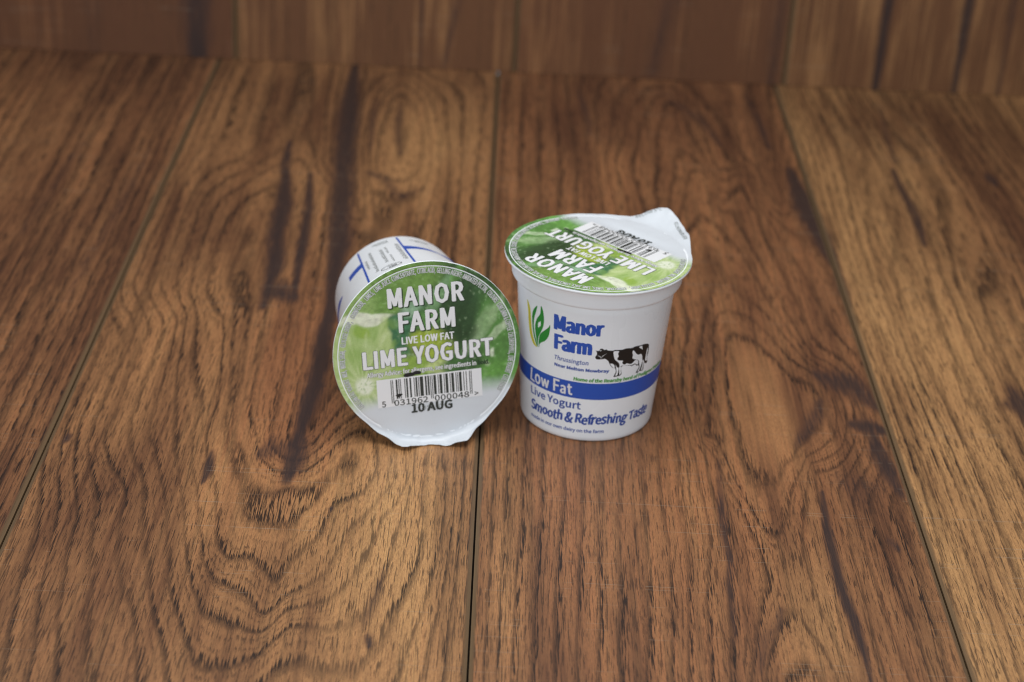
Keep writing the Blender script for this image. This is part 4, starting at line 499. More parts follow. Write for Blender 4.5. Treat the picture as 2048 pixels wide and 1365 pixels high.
COW_SIL = [[-0.05, 39.51], [1.03, 39.35], [3.12, 39.52], [3.47, 40.19], [5.34, 40.28], [6.6, 39.81], [8.22, 40.01], [9.26, 39.6], [12.67, 39.39], [15.05, 39.64], [20.08, 39.45], [23.86, 39.78], [28.76, 39.54], [31.17, 39.89], [36.48, 39.78], [39.59, 39.82], [43.05, 39.44], [45.05, 38.85], [45.8, 37.2], [45.95, 35.3], [45.38, 33.39], [46.46, 31.86], [46.13, 30.98], [43.87, 31.14], [42.77, 32.06], [43.01, 30.67], [43.14, 28.76], [41.61, 28.26], [38.81, 28.53], [37.7, 28.01], [35.72, 28.2], [35.84, 28.73], [37.83, 30.22], [37.12, 31.26], [35.25, 31.24], [33.74, 32.1], [30.34, 31.68], [28.49, 32.14], [21.87, 32.44], [21.94, 30.14], [22.43, 29.29], [21.56, 28.54], [19.24, 28.29], [16.15, 28.18], [16.47, 28.98], [17.42, 30.42], [16.29, 31.96], [14.22, 32.18], [11.93, 33.59], [10.39, 35.1], [7.78, 36.07], [6.12, 35.94], [2.34, 35.77], [0.47, 36.26], [0.48, 36.93], [1.41, 37.76], [1.3, 38.42], [0.96, 39.08]]
COW_W = [[[13.84, 39.02], [17.93, 38.98], [17.42, 37.94], [18.19, 36.83], [17.36, 36.07], [18.06, 35.23], [22.33, 34.69], [21.67, 34.2], [22.73, 33.18], [24.64, 33.03], [25.64, 33.35], [29.44, 32.72], [32.08, 33.5], [33.12, 33.92], [35.67, 33.54], [36.48, 32.16], [35.7, 31.72], [33.3, 32.49], [30.21, 32.1], [28.13, 32.38], [21.81, 32.64], [20.07, 32.29], [19.5, 33.53], [17.71, 34.58], [15.46, 35.62], [14.4, 37.0]], [[29.94, 38.42], [31.24, 37.88], [33.06, 36.74], [35.43, 35.91], [37.55, 36.04], [39.11, 35.28], [40.12, 33.53], [40.58, 32.39], [39.86, 30.88], [38.67, 28.89], [36.84, 28.6], [38.51, 30.13], [37.47, 32.02], [36.29, 33.52], [33.64, 34.13], [30.14, 35.06], [30.29, 36.38], [29.37, 37.55]], [[12.11, 33.92], [14.37, 33.78], [15.5, 33.2], [16.1, 32.23], [14.43, 32.37]], [[16.46, 33.43], [17.74, 32.29], [19.12, 31.94], [19.39, 30.85], [19.07, 28.97], [17.32, 28.66], [17.98, 30.25]], [[19.61, 32.05], [21.13, 32.22], [21.53, 30.17], [21.85, 29.47], [20.67, 28.87], [20.12, 30.53]], [[34.89, 39.19], [37.86, 39.4], [38.15, 38.62], [38.97, 37.71], [36.99, 38.38]], [[41.06, 32.85], [42.27, 32.4], [42.33, 30.64], [42.01, 28.94], [40.73, 28.73], [41.29, 30.67]], [[43.88, 37.51], [44.71, 36.84], [44.79, 33.88], [45.59, 32.14], [43.64, 32.46], [43.51, 34.36]], [[3.35, 39.52], [4.73, 39.74], [3.87, 39.26]], [[1.81, 37.5], [4.26, 37.0], [5.07, 36.47], [5.43, 37.14], [8.55, 38.34], [5.48, 36.88], [4.87, 36.27], [4.06, 36.8]]]
LEAF_Y = [[-60.86, 51.49], [-58.38, 50.64], [-56.65, 48.52], [-55.9, 45.82], [-55.27, 42.34], [-53.96, 39.0], [-51.26, 36.31], [-48.17, 34.77], [-52.34, 34.98], [-56.31, 37.39], [-58.31, 40.57], [-59.21, 43.98], [-59.73, 47.46]]
LEAF_G = [[[-48.3, 51.77], [-49.73, 48.96], [-51.54, 46.42], [-52.28, 43.73], [-51.98, 41.62], [-50.73, 38.98], [-48.18, 35.87], [-47.18, 34.79], [-49.69, 35.91], [-52.32, 38.64], [-53.71, 41.6], [-54.34, 44.0], [-54.08, 46.94], [-52.25, 49.5]],
 [[-44.42, 52.49], [-42.48, 50.8], [-41.56, 48.1], [-41.66, 45.55], [-43.15, 43.09], [-45.82, 40.37], [-47.22, 38.26], [-47.67, 35.24], [-48.68, 36.86], [-49.91, 39.16], [-50.73, 41.53], [-50.52, 43.75], [-48.74, 46.29], [-45.5, 48.76], [-44.9, 50.32]],
 [[-35.81, 46.27], [-35.75, 44.83], [-36.8, 41.73], [-39.58, 39.22], [-43.92, 37.47], [-45.76, 36.37], [-46.21, 34.99], [-46.71, 36.17], [-46.45, 38.42], [-44.91, 40.92], [-40.57, 43.22], [-37.34, 44.91]]]

def sub(a, b): return a + (b - a)
CUP_PARTS = []    # (name, mesh) of everything printed on the cup, shared by both pots
def bandlo(t): return 18.45 + 5.5 * max(0, (abs(2 * t - 1) - 0.90) / 0.10) ** 1.5
V, F = strip(-131, 131, bandlo, lambda t: 25.4 - 0.6 * max(0, (abs(2 * t - 1) - 0.8) / 0.2), 140)
CUP_PARTS.append(('printed_band', make_mesh('printed_band', on_cup(V, 0.04), F, M_BLUE, True)))
V, F = strip(199.5, 215.5, lambda t: 18.4, lambda t: 24.0, 12)
CUP_PARTS.append(('printed_band', make_mesh('printed_band', on_cup(V, 0.04), F, M_BLUE, True)))
V, F = strip(161.5, 127, lambda t: 18.6 + 4.3 * t, lambda t: 24.3 - 0.9 * t, 24)
CUP_PARTS.append(('printed_band', make_mesh('printed_band', on_cup(V, 0.04), [f[::-1] for f in F], M_BLUE, True)))
for th in (162.0, 199.5):
    V, F = strip(th - 0.9, th + 0.9, lambda t: 3.0, lambda t: 50.0, 3)
    CUP_PARTS.append(('panel_border', make_mesh('panel_border', on_cup(V, 0.055), F, M_BLUE)))
CUP_PARTS += [('lettering', cup_text('Manor', -32.6, 5.2, 45.3, 6.2, M_BLUE, (0.52, 0.19), copies=12)),
              ('lettering', cup_text('Farm', -32.0, -2.3, 37.3, 6.3, M_BLUE, (0.54, 0.19), copies=12)),
              ('lettering', cup_text('Thrussington', -31.7, -4.4, 33.0, 1.75, M_NAVY, (0.05, 0.04), italic=0.12, copies=6)),
              ('lettering', cup_text('Near Melton Mowbray', -31.2, 12.2, 30.2, 1.35, M_NAVY, (0.12, 0.07), copies=6)),
              ('lettering', cup_text('Home of the Rearsby herd of Pedigree Friesians', -15.0, 72.5, 25.95, 1.50, M_LIME, (0.12, 0.07), italic=0.1, copies=6)),
              ('lettering', cup_text('Low Fat', -56.8, -15.0, 19.5, 5.0, M_WHITE, (0.17, 0.14), 0.10, casual=0.13, track=0.05)),
              ('lettering', cup_text('Live Yogurt', -56.2, -7.6, 13.9, 3.2, M_NAVY, (0.12, 0.10))),
              ('lettering', cup_text('Smooth & Refreshing Taste', -56.2, 58.2, 7.75, 4.1, M_NAVY, (0.23, 0.16), italic=0.10, casual=0.16)),
              ('lettering', cup_text('made in our own dairy on the farm', -56.0, 13.3, 3.95, 1.45, M_NAVY, (0.07, 0.05), copies=6))]
V, T = poly_tris(smooth_closed(LEAF_Y)); CUP_PARTS.append(('printed_leaf', cup_print('printed_leaf', V, T, M_YELLOW)))
for g in LEAF_G:
    V, T = poly_tris(smooth_closed(g)); CUP_PARTS.append(('printed_leaf', cup_print('printed_leaf', V, T, M_GREEN, 0.06)))
V, T = refine(*poly_tris(smooth_closed(COW_SIL, 3)), 2.5); CUP_PARTS.append(('printed_cow', cup_print('printed_cow', V, T, M_BLACK, 0.05)))
wv_, wt_, k0 = [], [], 0
for g in COW_W:
    V, T = refine(*poly_tris(smooth_closed(g, 3)), 2.5); wv_.append(V); wt_.append(T + k0); k0 += len(V)
CUP_PARTS.append(('cow_markings', cup_print('cow_markings', np.vstack(wv_), np.vstack(wt_), M_CUP, 0.085)))
# the small print of the back panel: columns of grey lines too fine to read
rs = np.random.RandomState(4)
def lines(cols):
    V, F = [], []
    for th0, th1, z0, z1, pitch in cols:
        z = z1
        while z > z0:
            x = th0
            end = th0 + (th1 - th0) * rs.uniform(0.6, 1.0)
            while x < end:
                wd = min(rs.uniform(0.9, 3.2), end - x)
                b = len(V); V += [(x, z), (x + wd, z), (x + wd, z + pitch * 0.5), (x, z + pitch * 0.5)]; F.append((b, b + 1, b + 2, b + 3)); x += wd + 0.5
            z -= pitch
    return np.array(V), F
def pan(t): return 180 - (t + 21)
V, F = lines([(pan(-29.8), pan(-33), 13, 42, 1.25), (pan(-35.6), pan(-38), 20, 32, 1.25), (pan(-20.2), pan(-23.6), 15, 36, 1.25), (pan(-16.2), pan(-18.2), 15, 24, 1.25), (pan(-15.6), pan(-17.4), 27, 38, 1.25), (pan(-5.6), pan(-9.6), 13, 39, 1.25)])
CUP_PARTS.append(('small_print', make_mesh('small_print', on_cup(V, 0.05), F, M_GREY)))
V, F = lines([(pan(-12), pan(-30), 5.0, 8.0, 1.4), (pan(23), pan(3), 7.2, 9.2, 1.6)])
CUP_PARTS.append(('small_print', make_mesh('small_print', on_cup(V, 0.05), F, M_PALE)))
t = np.linspace(0, 2 * math.pi, 41)[:-1]
ov = np.r_[np.c_[pan(-20.3) + 8.4 * np.cos(t), 43.9 + 2.3 * np.sin(t)], np.c_[pan(-20.3) + 7.7 * np.cos(t), 43.9 + 1.95 * np.sin(t)]]
CUP_PARTS.append(('oval_mark', make_mesh('oval_mark', on_cup(ov, 0.05), [(i, (i + 1) % 40, 40 + (i + 1) % 40, 40 + i) for i in range(40)], M_STAMP)))
V, F = lines([(pan(-16), pan(-24.5), 42.6, 45.0, 1.0)])
CUP_PARTS.append(('oval_mark', make_mesh('oval_mark', on_cup(V, 0.05), F, M_STAMP)))

CUP_MESH = lathe('cup_body', PROFILE, M_CUP)

# ------------------------------------------------------------------ printed lid
def vnoise(x, y, seed):
    r = np.random.RandomState(seed).rand(64, 64)
    xi, yi = np.floor(x).astype(int), np.floor(y).astype(int)
    fx, fy = x - xi, y - yi
    fx = fx * fx * (3 - 2 * fx); fy = fy * fy * (3 - 2 * fy)
    g = lambda a, b: r[a % 64, b % 64]
    return (g(xi, yi) * (1 - fx) + g(xi + 1, yi) * fx) * (1 - fy) + (g(xi, yi + 1) * (1 - fx) + g(xi + 1, yi + 1) * fx) * fy
def fbm(x, y, seed, o=4):
    return sum(vnoise(x * 2 ** k, y * 2 ** k, seed + k) * 0.5 ** k for k in range(o)) / (2 - 2 ** (1 - o))
def lin(*c): return np.array([((v / 255 + 0.055) / 1.055) ** 2.4 if v > 10 else v / 255 / 12.92 for v in c])

# (cu, cv, ru, rv, tilt deg, colour as seen in print, opacity, edge softness)
LIME = [(-12, 24, 22, 9, 25, (118, 158, 70), 0.95, 0.5), (-26, 20, 10, 8, 40, (150, 182, 100), 0.8, 0.6),
        (-24, 0, 17, 17, 0, (172, 198, 118), 1.0, 0.25), (-22, -14, 18, 9, 0, (188, 208, 140), 0.9, 0.5), (-22, 14.8, 11, 2.4, 4, (226, 230, 205), 0.95, 0.4), (-14, 8, 3, 8, 0, (190, 210, 135), 0.7, 0.5),
        (-22.5, 9.6, 3.0, 2.4, 0, (150, 184, 60), 0.9, 0.5), (-23.5, -9.8, 4.0, 3.2, 20, (232, 236, 215), 0.95, 0.6),
        (-9.5, 7.5, 4.2, 8.5, 8, (62, 118, 78), 1.0, 0.35), (-8, 12, 4, 4, 0, (70, 130, 88), 0.8, 0.5), (-5.5, 16.5, 4.0, 2.6, 30, (168, 200, 172), 0.7, 0.7), (-3, 19, 5, 3, 60, (130, 176, 130), 0.5, 0.8), (0, 12, 5, 4, 0, (96, 150, 72), 0.8, 0.6),
        (2, 2, 9, 6.5, -10, (158, 178, 46), 1.0, 0.45), (-4, -5, 9, 4, 0, (150, 184, 70), 0.9, 0.5), (3, -6, 5, 3, 0, (200, 215, 140), 0.8, 0.6), (6, 22, 3, 9, -35, (140, 186, 128), 0.7, 0.7), (12, 27, 2, 6, -30, (110, 168, 70), 0.6, 0.7),
        (27, 0, 8, 22, 8, (94, 148, 66), 0.85, 0.6), (12, 12, 7, 13, 0, (46, 74, 42), 0.75, 0.7), (21.5, 9, 2.6, 8, -32, (170, 198, 146), 0.45, 0.9), (26.0, 13, 1.5, 7, -28, (176, 206, 150), 0.5, 0.8), (25, 4, 1.6, 5, -50, (196, 216, 175), 0.6, 0.6), (17.5, 1, 2, 6, -40, (170, 200, 150), 0.5, 0.7),
        (24, -3.0, 1.2, 1.6, 0, (222, 232, 205), 0.8, 0.6), (22.4, -7.0, 1.2, 1.3, 0, (226, 234, 205), 0.9, 0.6), (20.6, -10.2, 1.0, 1.2, 0, (222, 232, 195), 0.8, 0.6), (28, 6, 1.0, 2, 0, (210, 225, 190), 0.5, 0.6),
        (24, -12, 9, 6, 20, (106, 166, 70), 0.9, 0.6), (9, -6, 5, 3, 0, (72, 118, 56), 0.8, 0.6)]
def lid_colour(u, v):
    wu = u + (fbm(u * 0.16 + 7, v * 0.16, 11, 3) - 0.5) * 3.5; wv = v + (fbm(u * 0.16, v * 0.16 + 9, 21, 3) - 0.5) * 3.5
    c = np.tile(lin(54, 88, 48), (len(u), 1))
    dk = fbm(u * 0.35 - v * 0.18, v * 0.12 + u * 0.1, 31)
    c = c * (0.55 + 1.0 * dk)[:, None]
    c += (lin(84, 128, 70) - c) * (np.clip((fbm(u * 0.1, v * 0.1, 5) - 0.42) * 4, 0, 1) * 0.55)[:, None]
    for cu, cv, ru, rv, tilt, col, op, soft in LIME:
        a = math.radians(tilt); du, dv = wu - cu, wv - cv
        p, q = (du * math.cos(a) + dv * math.sin(a)) / ru, (-du * math.sin(a) + dv * math.cos(a)) / rv
        d = np.sqrt(p * p + q * q)
        k = np.clip((1 + soft * 0.4 - d) / (soft + 1e-6), 0, 1); k = k * k * (3 - 2 * k) * op
        c += (lin(*col) - c) * k[:, None]
    # pulp streaks radiating from the cut face on the left, peel flecks elsewhere
    ang = np.arctan2(v + 10, u + 24); rad = np.hypot(u + 24, v + 10)
    sk = fbm(ang * 9 + 20, rad * 0.16 + 3, 41, 3)
    left = np.clip((-8 - wu) / 5, 0, 1) * np.clip((15 - wv) / 3, 0, 1)
    c += (lin(214, 226, 170) - c) * (left * np.clip((sk - 0.52) * 2.4, 0, 0.5))[:, None]
    c += (lin(140, 178, 78) - c) * (left * np.clip((0.44 - sk) * 3.2, 0, 0.6))[:, None]
    pk = fbm(u * 0.9 + 50, v * 0.9, 51, 3)
    rt = 1 - left
    c *= (1 + rt * (pk - 0.5) * 0.65)[:, None]
    c += (lin(190, 214, 170) - c) * (rt * np.clip((pk - 0.72) * 5, 0, 0.25))[:, None]
    # the picture fades out to bare white foil towards the tab
    f = np.clip((-11.5 - v + np.abs(u + 2) * 0.02 + (fbm(u * 0.15, v * 0.15, 61) - 0.5) * 3 - np.clip((-u - 14) * 0.22, 0, 4)) / 7.5, 0, 1)
    f = f * f * (3 - 2 * f)
    c += (lin(209, 214, 221) - c) * f[:, None]
    g = c.mean(1, keepdims=True)
    return np.clip(g + (c - g) * 0.90, 0.004, 0.9)

def outline_radius(poly, th):
    """radius of a star-shaped outline (list of points) at angles th, at least the lid radius"""
    P = np.array(poly, float); pa = np.degrees(np.arctan2(P[:, 1], P[:, 0])) % 360; pr = np.hypot(P[:, 0], P[:, 1])
    out = np.full(len(th), R_LID)
    deg = np.degrees(th) % 360
    for i, d in enumerate(deg):
        for j in range(len(P) - 1):
            a0, a1 = pa[j], pa[j + 1]
            if min(a0, a1) <= d <= max(a0, a1) and a0 != a1:
                A, B = P[j], P[j + 1]; dr = np.array([math.cos(th[i]), math.sin(th[i])])
                den = dr[0] * (B - A)[1] - dr[1] * (B - A)[0]
                if abs(den) > 1e-9: out[i] = max(R_LID, (A[0] * (B - A)[1] - A[1] * (B - A)[0]) / den)
    return out

def lid_relief(u, v):
    """small relief common to both lids: sealed flat rim, fine groove, very slightly slack film"""
    r = np.hypot(u, v)
    g = -0.17 * np.exp(-((r - 32.25) / 0.30) ** 2)
    sag = -0.12 * np.clip(1 - (r / 31) ** 2, 0, 1)
    wr = 0.10 * (fbm(u * 0.12 + 3, v * 0.12, 71, 3) - 0.5) * np.clip(1 - (r / 32) ** 6, 0, 1)
    wr = wr + 0.22 * (fbm(np.arctan2(u, -v) * 5 + 9, r * 0.10, 75, 3) - 0.5) * np.clip((r - 18) / 10, 0, 1) * np.clip((-14 - v) / 8, 0, 1)
    return g + sag + wr

def build_lid(rot, tab, shape, name='lid'):
    """rot: direction of the print's u axis in the pot's frame; shape(u, v, w) -> deformed (u, v, w)"""
    NA, NR = 360, 96
    th = np.linspace(0, 2 * math.pi, NA, endpoint=False)
    R = outline_radius(tab, th)
    fr = np.r_[np.linspace(0.02, 0.93, NR - 26), np.linspace(0.934, 1.0, 26)]
    # inner rings follow the circle, outer ones the outline
    rr = np.array([np.where(R > R_LID + 0.01, f * R, f * R_LID) for f in fr])
    for i, f in enumerate(fr):
        if f < 0.93: rr[i] = f * (R_LID + (R - R_LID) * f ** 6)
    U = rr * np.cos(th); Vv = rr * np.sin(th)
    u = np.r_[0, U.ravel()]; v = np.r_[0, Vv.ravel()]
    wv = lid_relief(u, v)
    P = np.stack(shape(u, v, wv), -1)
    col = lid_colour(u, v)
    F = [(0, 1 + k, 1 + (k + 1) % NA) for k in range(NA)]
    for i in range(len(fr) - 1):
        b = 1 + i * NA
        F += [(b + k, b + NA + k, b + NA + (k + 1) % NA, b + (k + 1) % NA) for k in range(NA)]
    c, s = math.cos(rot), math.sin(rot)
    W = np.c_[P[:, 0] * c - P[:, 1] * s, P[:, 0] * s + P[:, 1] * c, P[:, 2] + H_LID] * MM
    me = make_mesh(name, W, F, M_LID, True)
    set_attr(me, 'print', 'FLOAT_COLOR', np.c_[col, np.ones(len(col))])
    return me

def lid_print(name, V, T, mat, rot, shape, lift):
    u, v = V[:, 0], V[:, 1]
    P = np.stack(shape(u, v, lid_relief(u, v) + lift), -1)
    c, s = math.cos(rot), math.sin(rot)
    W = np.c_[P[:, 0] * c - P[:, 1] * s, P[:, 0] * s + P[:, 1] * c, P[:, 2] + H_LID] * MM
    return make_mesh(name, W, T, mat)

RING_TEXT = [('LIVE LOW FAT YOGURT', 216.8, 192.2), ('MILK,', 190.7, 185.8), ('WATER, SUGAR,', 184.5, 171.6), ('GLUCOSE SYRUP,', 169.5, 150.7), ('CORNFLOUR,', 148.5, 134.8), ('LIMES,', 133.0, 125.7), ('LIME JUICE', 124.4, 112.2), ('CONCENTRATE,', 111.1, 94.5),
             ('CITRIC ACID,', 93.6, 81.3), ('GELLING AGENT:', 80.4, 63.0), ('AMIDATED PECTIN,', 62.2, 42.1), ('COLOURS:', 41.2, 31.4), ('CURCUMIN & COPPER', 30.2, 8.5), ('CHLOROPHYLL,', 7.4, -8.4), ('LIVE YOGURT', -9.6, -22.0), ('CULTURES', -23.2, -35.6)]
EAN = 'bar'
def ean_bars():
    Lc = ['0001101', '0011001', '0010011', '0111101', '0100011', '0110001', '0101111', '0111011', '0110111', '0001011']
    G = [''.join('1' if b == '0' else '0' for b in c)[::-1] for c in Lc]
    Rc = [''.join('1' if b == '0' else '0' for b in c) for c in Lc]
    first, left, right = 5, '031962', '000048'
    par = 'LGGLLG'
    bits = '101' + ''.join((Lc if p == 'L' else G)[int(d)] for p, d in zip(par, left)) + '01010' + ''.join(Rc[int(d)] for d in right) + '101'
    return bits

def quad_set(quads, n=1):
    V, F = [], []
    for x0, x1, y0, y1 in quads:
        ys = np.linspace(y0, y1, n + 1)
        for a, b in zip(ys[:-1], ys[1:]):
            k = len(V); V += [(x0, a), (x1, a), (x1, b), (x0, b)]; F.append((k, k + 1, k + 2, k + 3))
    return np.array(V, float), F

def print_lid(parent, rot, shape):
    def put(name, V, T, mat, lift, L=None):
        add_obj(name, lid_print(name, V, T, mat, rot, shape, lift + (0 if L is None else L)), parent)
    def text(s, x0, x1, b, cap, mat, bold, lift=0.09, name='lettering', **kw):
        V, T, L = fit_text(s, x0, x1, b, cap, bold, **kw); put(name, V, T, mat, lift, L)
    for s, x0, x1, b, cap, bo in (('MANOR', -13.2, 14.4, 18.0, 7.4, 0.42), ('FARM', -9.8, 10.7, 8.5, 7.6, 0.42)):
        text(s, x0 + 0.30, x1 + 0.42, b - 0.42, cap, M_SHADE, (bo * 1.2, bo * 0.7), 0.045, 'lettering_edge', track=0.10)
        text(s, x0, x1, b, cap, M_WHITE, (bo, bo * 0.5), track=0.10)
    text('LIVE LOW FAT', -9.1, 10.0, 4.0, 2.75, M_WHITE, (0.15, 0.08), track=0.06)
    text('LIME YOGURT', -23.8, 24.2, -4.2, 7.2, M_OUT, (0.60, 0.42), 0.045, 'lettering_edge', track=0.07)
    text('LIME YOGURT', -23.55, 23.95, -4.0, 6.85, M_WHITE, (0.40, 0.19), track=0.07)
    V, T, L = fit_text('Allergy Advice: for allergens, see ingredients in', -22.4, 17.4, -7.1, 1.85, (0.16, 0.12), copies=6)
    put('lettering_edge', V, T, M_OUT, 0.045, L)
    V, T, L = fit_text('Allergy Advice: for allergens, see ingredients in', -22.4, 17.4, -7.05, 1.75, (0.07, 0.04), copies=5)
    put('lettering', V, T, M_WHITE, 0.08, L)
    V, T, L = fit_text('bold.', 18.0, 22.2, -7.1, 1.8, (0.14, 0.08), copies=5); put('lettering', V, T, M_SHADE, 0.08, L)
    # ring of ingredients around the rim
    EV, ET, EL, IV, IT, IL = [], [], [], [], [], []
    for s, a0, a1 in RING_TEXT:
        arc = abs(a0 - a1) * math.pi / 180 * 30.7
        for bold, lst in (((0.12, 0.12), (EV, ET, EL)), ((0.06, 0.04), (IV, IT, IL))):
            V, T, L = fit_text(s, 0, arc, 0, 2.0, bold, copies=6 if lst[0] is EV else 4)
            a = np.radians(a0 - np.degrees(V[:, 0] / 30.7)); r = 29.75 + V[:, 1]
            k = sum(len(q) for q in lst[0]); lst[0].append(np.c_[r * np.cos(a), r * np.sin(a)]); lst[1].append(T + k); lst[2].append(L)
    put('lettering_edge', np.vstack(EV), np.vstack(ET), M_OUT, 0.045, np.concatenate(EL))
    put('lettering', np.vstack(IV), np.vstack(IT), M_RING, 0.075, np.concatenate(IL))
    # barcode
    V, F = quad_set([(-19.2 + 38.3 / 48 * i, -19.2 + 38.3 / 48 * (i + 1), -19.15, -8.4) for i in range(48)], 16); put('barcode_panel', V, F, M_WHITE, 0.05)
    bits = ean_bars(); x0, x1 = -14.15, 15.5; mw = (x1 - x0) / 95; q = []; i = 0
    while i < 95:
        if bits[i] == '1':
            j = i
            while j < 95 and bits[j] == '1': j += 1
            guard = i < 3 or 45 <= i < 50 or i >= 92
            q.append((x0 + i * mw, x0 + j * mw - 0.02, -17.85 if guard else -16.4, -8.95)); i = j
        else: i += 1
    V, F = quad_set(q, 16); put('barcode', V, F, M_STAMP, 0.08)
    for s, a, b in (('5', -17.8, -16.3), ('031962', -13.3, -0.9), ('000048', 1.5, 14.2), ('>', 16.2, 17.6)):
        text(s, a, b, -19.0, 2.25, M_STAMP, (0.06, 0.05), 0.08, copies=4)
    text('10 AUG', -7.3, 7.8, -22.5, 3.45, M_STAMP, (0.24, 0.18), 0.085, italic=0.03)
    text('USE BY', -3.2, 4.6, -21.9, 1.7, M_PALE, (0.03, 0.02), 0.06, copies=4)
    # ink blots of the date printer
    for pts in ([(-9.3, -7.9), (-8.4, -7.0), (-6.0, -6.9), (-4.6, -6.5), (-3.0, -7.0), (-3.1, -7.9), (-4.8, -7.9), (-6.2, -8.3), (-8.2, -8.5)],
                [(-12.6, -14.9), (-11.2, -14.5), (-10.0, -14.8), (-10.6, -15.3), (-11.4, -15.9), (-12.2, -15.4)]):
        V, T = poly_tris(smooth_closed(pts, 4)); put('ink_blot', V, T, M_BLACK, 0.11)

# ------------------------------------------------------------------ the two pots
def make_pot(rot_lid, tab, shape):
    root = bpy.data.objects.new('yogurt_pot', None); COL.objects.link(root)
    body = add_obj('cup_body', CUP_MESH, root)
    for nm, me in CUP_PARTS: add_obj(nm, me, body)
    lid = add_obj('lid', build_lid(rot_lid, tab, shape), root)
    print_lid(lid, rot_lid, shape)
    root['category'] = 'yogurt pot'
    root['group'] = 'lime yogurt pots'
    return root, lid

def tab_text(lid, s, path, size, mat, rot, shape):
    """letters following a short straight line on the tab"""
    (x0, y0), (x1, y1) = path
    L_ = math.hypot(x1 - x0, y1 - y0)
    V, T, L = fit_text(s, 0, L_, 0, size, (0.05, 0.04), copies=4)
    dx, dy = (x1 - x0) / L_, (y1 - y0) / L_
    add_obj('lettering', lid_print('lettering', np.c_[x0 + V[:, 0] * dx - V[:, 1] * dy, y0 + V[:, 0] * dy + V[:, 1] * dx], T, mat, rot, shape, 0.06 + L), lid)

# upright pot: pull tab points away to the right and curls up
TAB_UP = [(-23.5, -24.5), (-21.0, -27.6), (-17.6, -31.6), (-14.5, -35.0), (-9.5, -38.4), (-3.2, -41.4), (2.6, -43.4), (5.0, -41.9), (8.6, -37.4), (12.0, -33.6), (16.5, -30.2), (21.0, -27.2), (24.5, -23.6)]
def shape_up(u, v, w):
    r = np.hypot(u, v)
    out = np.clip(r - 33.2, 0, None)
    d = (u - 2.6) * 0.15 + (v + 43.8)
    tip = np.exp(-(((u - 3.5) / 9.5) ** 2 + ((v + 45) / 7.5) ** 2))
    crease = 0.9 * np.abs(((u - 5) * 0.8 + (v + 34) * 0.6) / 6 % 2 - 1) + 1.1 * (fbm(u * 0.22 + 5, v * 0.22, 81, 3) - 0.5)
    lift = out * 0.10 + np.clip(out / 5, 0, 1) * crease + 3.1 * tip + 0.5 * np.exp(-(((u + 16) / 6) ** 2 + ((v + 34) / 4) ** 2))
    dip = -0.75 * np.exp(-((v + 21.5) / 3.0) ** 2) * np.exp(-(u / 15) ** 2) * (r < 33)
    return u, v, w + lift + dip
ROT_UP = math.radians(138.4)
pot, lid = make_pot(ROT_UP, TAB_UP, shape_up)
pot.location = (0, 0, 0)
pot['label'] = 'upright white yogurt pot with cow print and blue band'
tab_text(lid, 'BELOW 5°C', ((9.6, -33.6), (3.4, -41.2)), 1.5, M_PALE, ROT_UP, shape_up)
tab_text(lid, 'KEEP REFRIGERATED', ((-15.8, -32.4), (-5.5, -39.2)), 1.4, M_PALE, ROT_UP, shape_up)

# tipped pot: lies on its side, lid towards the camera, tab squashed against the floor
AZ, EL = 0.2246, 0.1456
N = Vector((math.sin(AZ) * math.cos(EL), -math.cos(AZ) * math.cos(EL), math.sin(EL)))
E1 = Vector((0, 0, 1)).cross(N).normalized(); E2 = N.cross(E1)
BASE = Vector((-59.58, -25.06, 33.61)) - N * H_LID
BASE.z = 24.72 * math.cos(EL) - 1.1 * math.sin(EL) + 0.05
TEXT = math.radians(4.0)
# the cup is turned so that its back panel is on top
def pan_rot():
    # body frame: panel centre at 180 deg from the front (+Y); on the pot it faces up, 21 deg to the left
    a = math.radians(21)
    top = E2 * math.cos(a) - E1 * math.sin(a)          # direction of body +Y
    side = top.cross(N)                                 # body +X
    return Matrix((side, top, N)).transposed().to_4x4()
MT = pan_rot(); MT.translation = BASE * MM
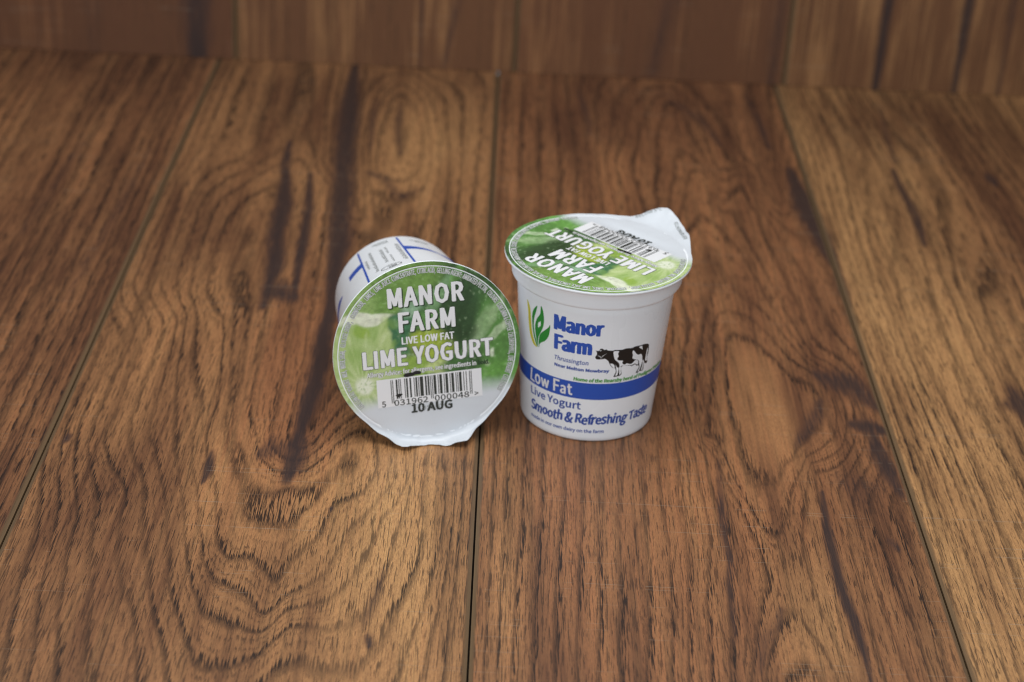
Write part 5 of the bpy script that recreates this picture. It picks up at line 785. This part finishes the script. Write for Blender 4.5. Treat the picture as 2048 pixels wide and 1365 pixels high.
# angle of the lid print's u axis in that body frame
udir = E1 * math.cos(TEXT) + E2 * math.sin(TEXT)
ROT_TIP = math.atan2(udir.dot(MT.to_3x3().col[1]), udir.dot(MT.to_3x3().col[0]))
TAB_TIP = [tuple(q) for q in (lambda P: np.c_[np.interp(np.linspace(0, len(P) - 1, 60), range(len(P)), P[:, 0]), np.interp(np.linspace(0, len(P) - 1, 60), range(len(P)), P[:, 1])])(np.array([(-24.5, -23.5), (-21.5, -26.9), (-18.5, -30.4), (-16.4, -34.0), (-14.6, -37.2), (-12.4, -38.6), (-9.5, -38.2), (-5.0, -37.2), (-2.0, -37.2), (1.5, -38.0), (6.5, -38.8), (10.5, -39.2), (12.9, -38.2), (14.6, -35.0), (16.0, -32.4), (18.4, -30.0), (20.8, -27.2), (24.5, -23.6)]))]
ct, st_ = math.cos(TEXT), math.sin(TEXT)
def shape_tip(u, v, w):
    # upright-in-room coordinates of the lid face
    a = u * ct - v * st_; b = u * st_ + v * ct
    r = np.hypot(a, b)
    s = np.where(b < -15, np.clip(r - 33.0, 0, None), 0)       # foil beyond the rim is folded forward on to the floor
    A = math.radians(86); L0 = 2.2
    ang = np.clip(s / L0, 0, 1) * A
    fwd = L0 / A * (1 - np.cos(ang)) + np.clip(s - L0, 0, None) * math.sin(A)
    rad = L0 / A * np.sin(ang) + np.clip(s - L0, 0, None) * math.cos(A)
    k = np.where(s > 0, (33.0 + rad) / np.maximum(r, 1e-6), 1.0)
    a2, b2 = a * k, b * k
    th = np.degrees(np.arctan2(a, -b))
    wav = np.clip(s / 4, 0, 1.3) * (0.55 * np.sin(th * 0.21 + 0.9) ** 2 + 0.65 * np.exp(-((th + 6) / 5) ** 2) - 0.25 + 0.7 * (fbm(a * 0.35 + 11, s * 0.3 + 2, 91, 2) - 0.5))
    w2 = w + fwd
    b2 = b2 + wav
    floor_b = (0.12 - (BASE.z + (H_LID + w2) * math.sin(EL))) / math.cos(EL)
    b2 = np.maximum(b2, floor_b)
    return a2 * ct + b2 * st_, -a2 * st_ + b2 * ct, w2
tipped, lid2 = make_pot(ROT_TIP, TAB_TIP, shape_tip)
tipped.matrix_world = MT
tipped['label'] = 'white yogurt pot lying on its side, lime printed lid facing front'
tab_text(lid2, '5°C', ((9.0, -35.8), (12.2, -34.6)), 1.5, M_GREY, ROT_TIP, shape_tip)
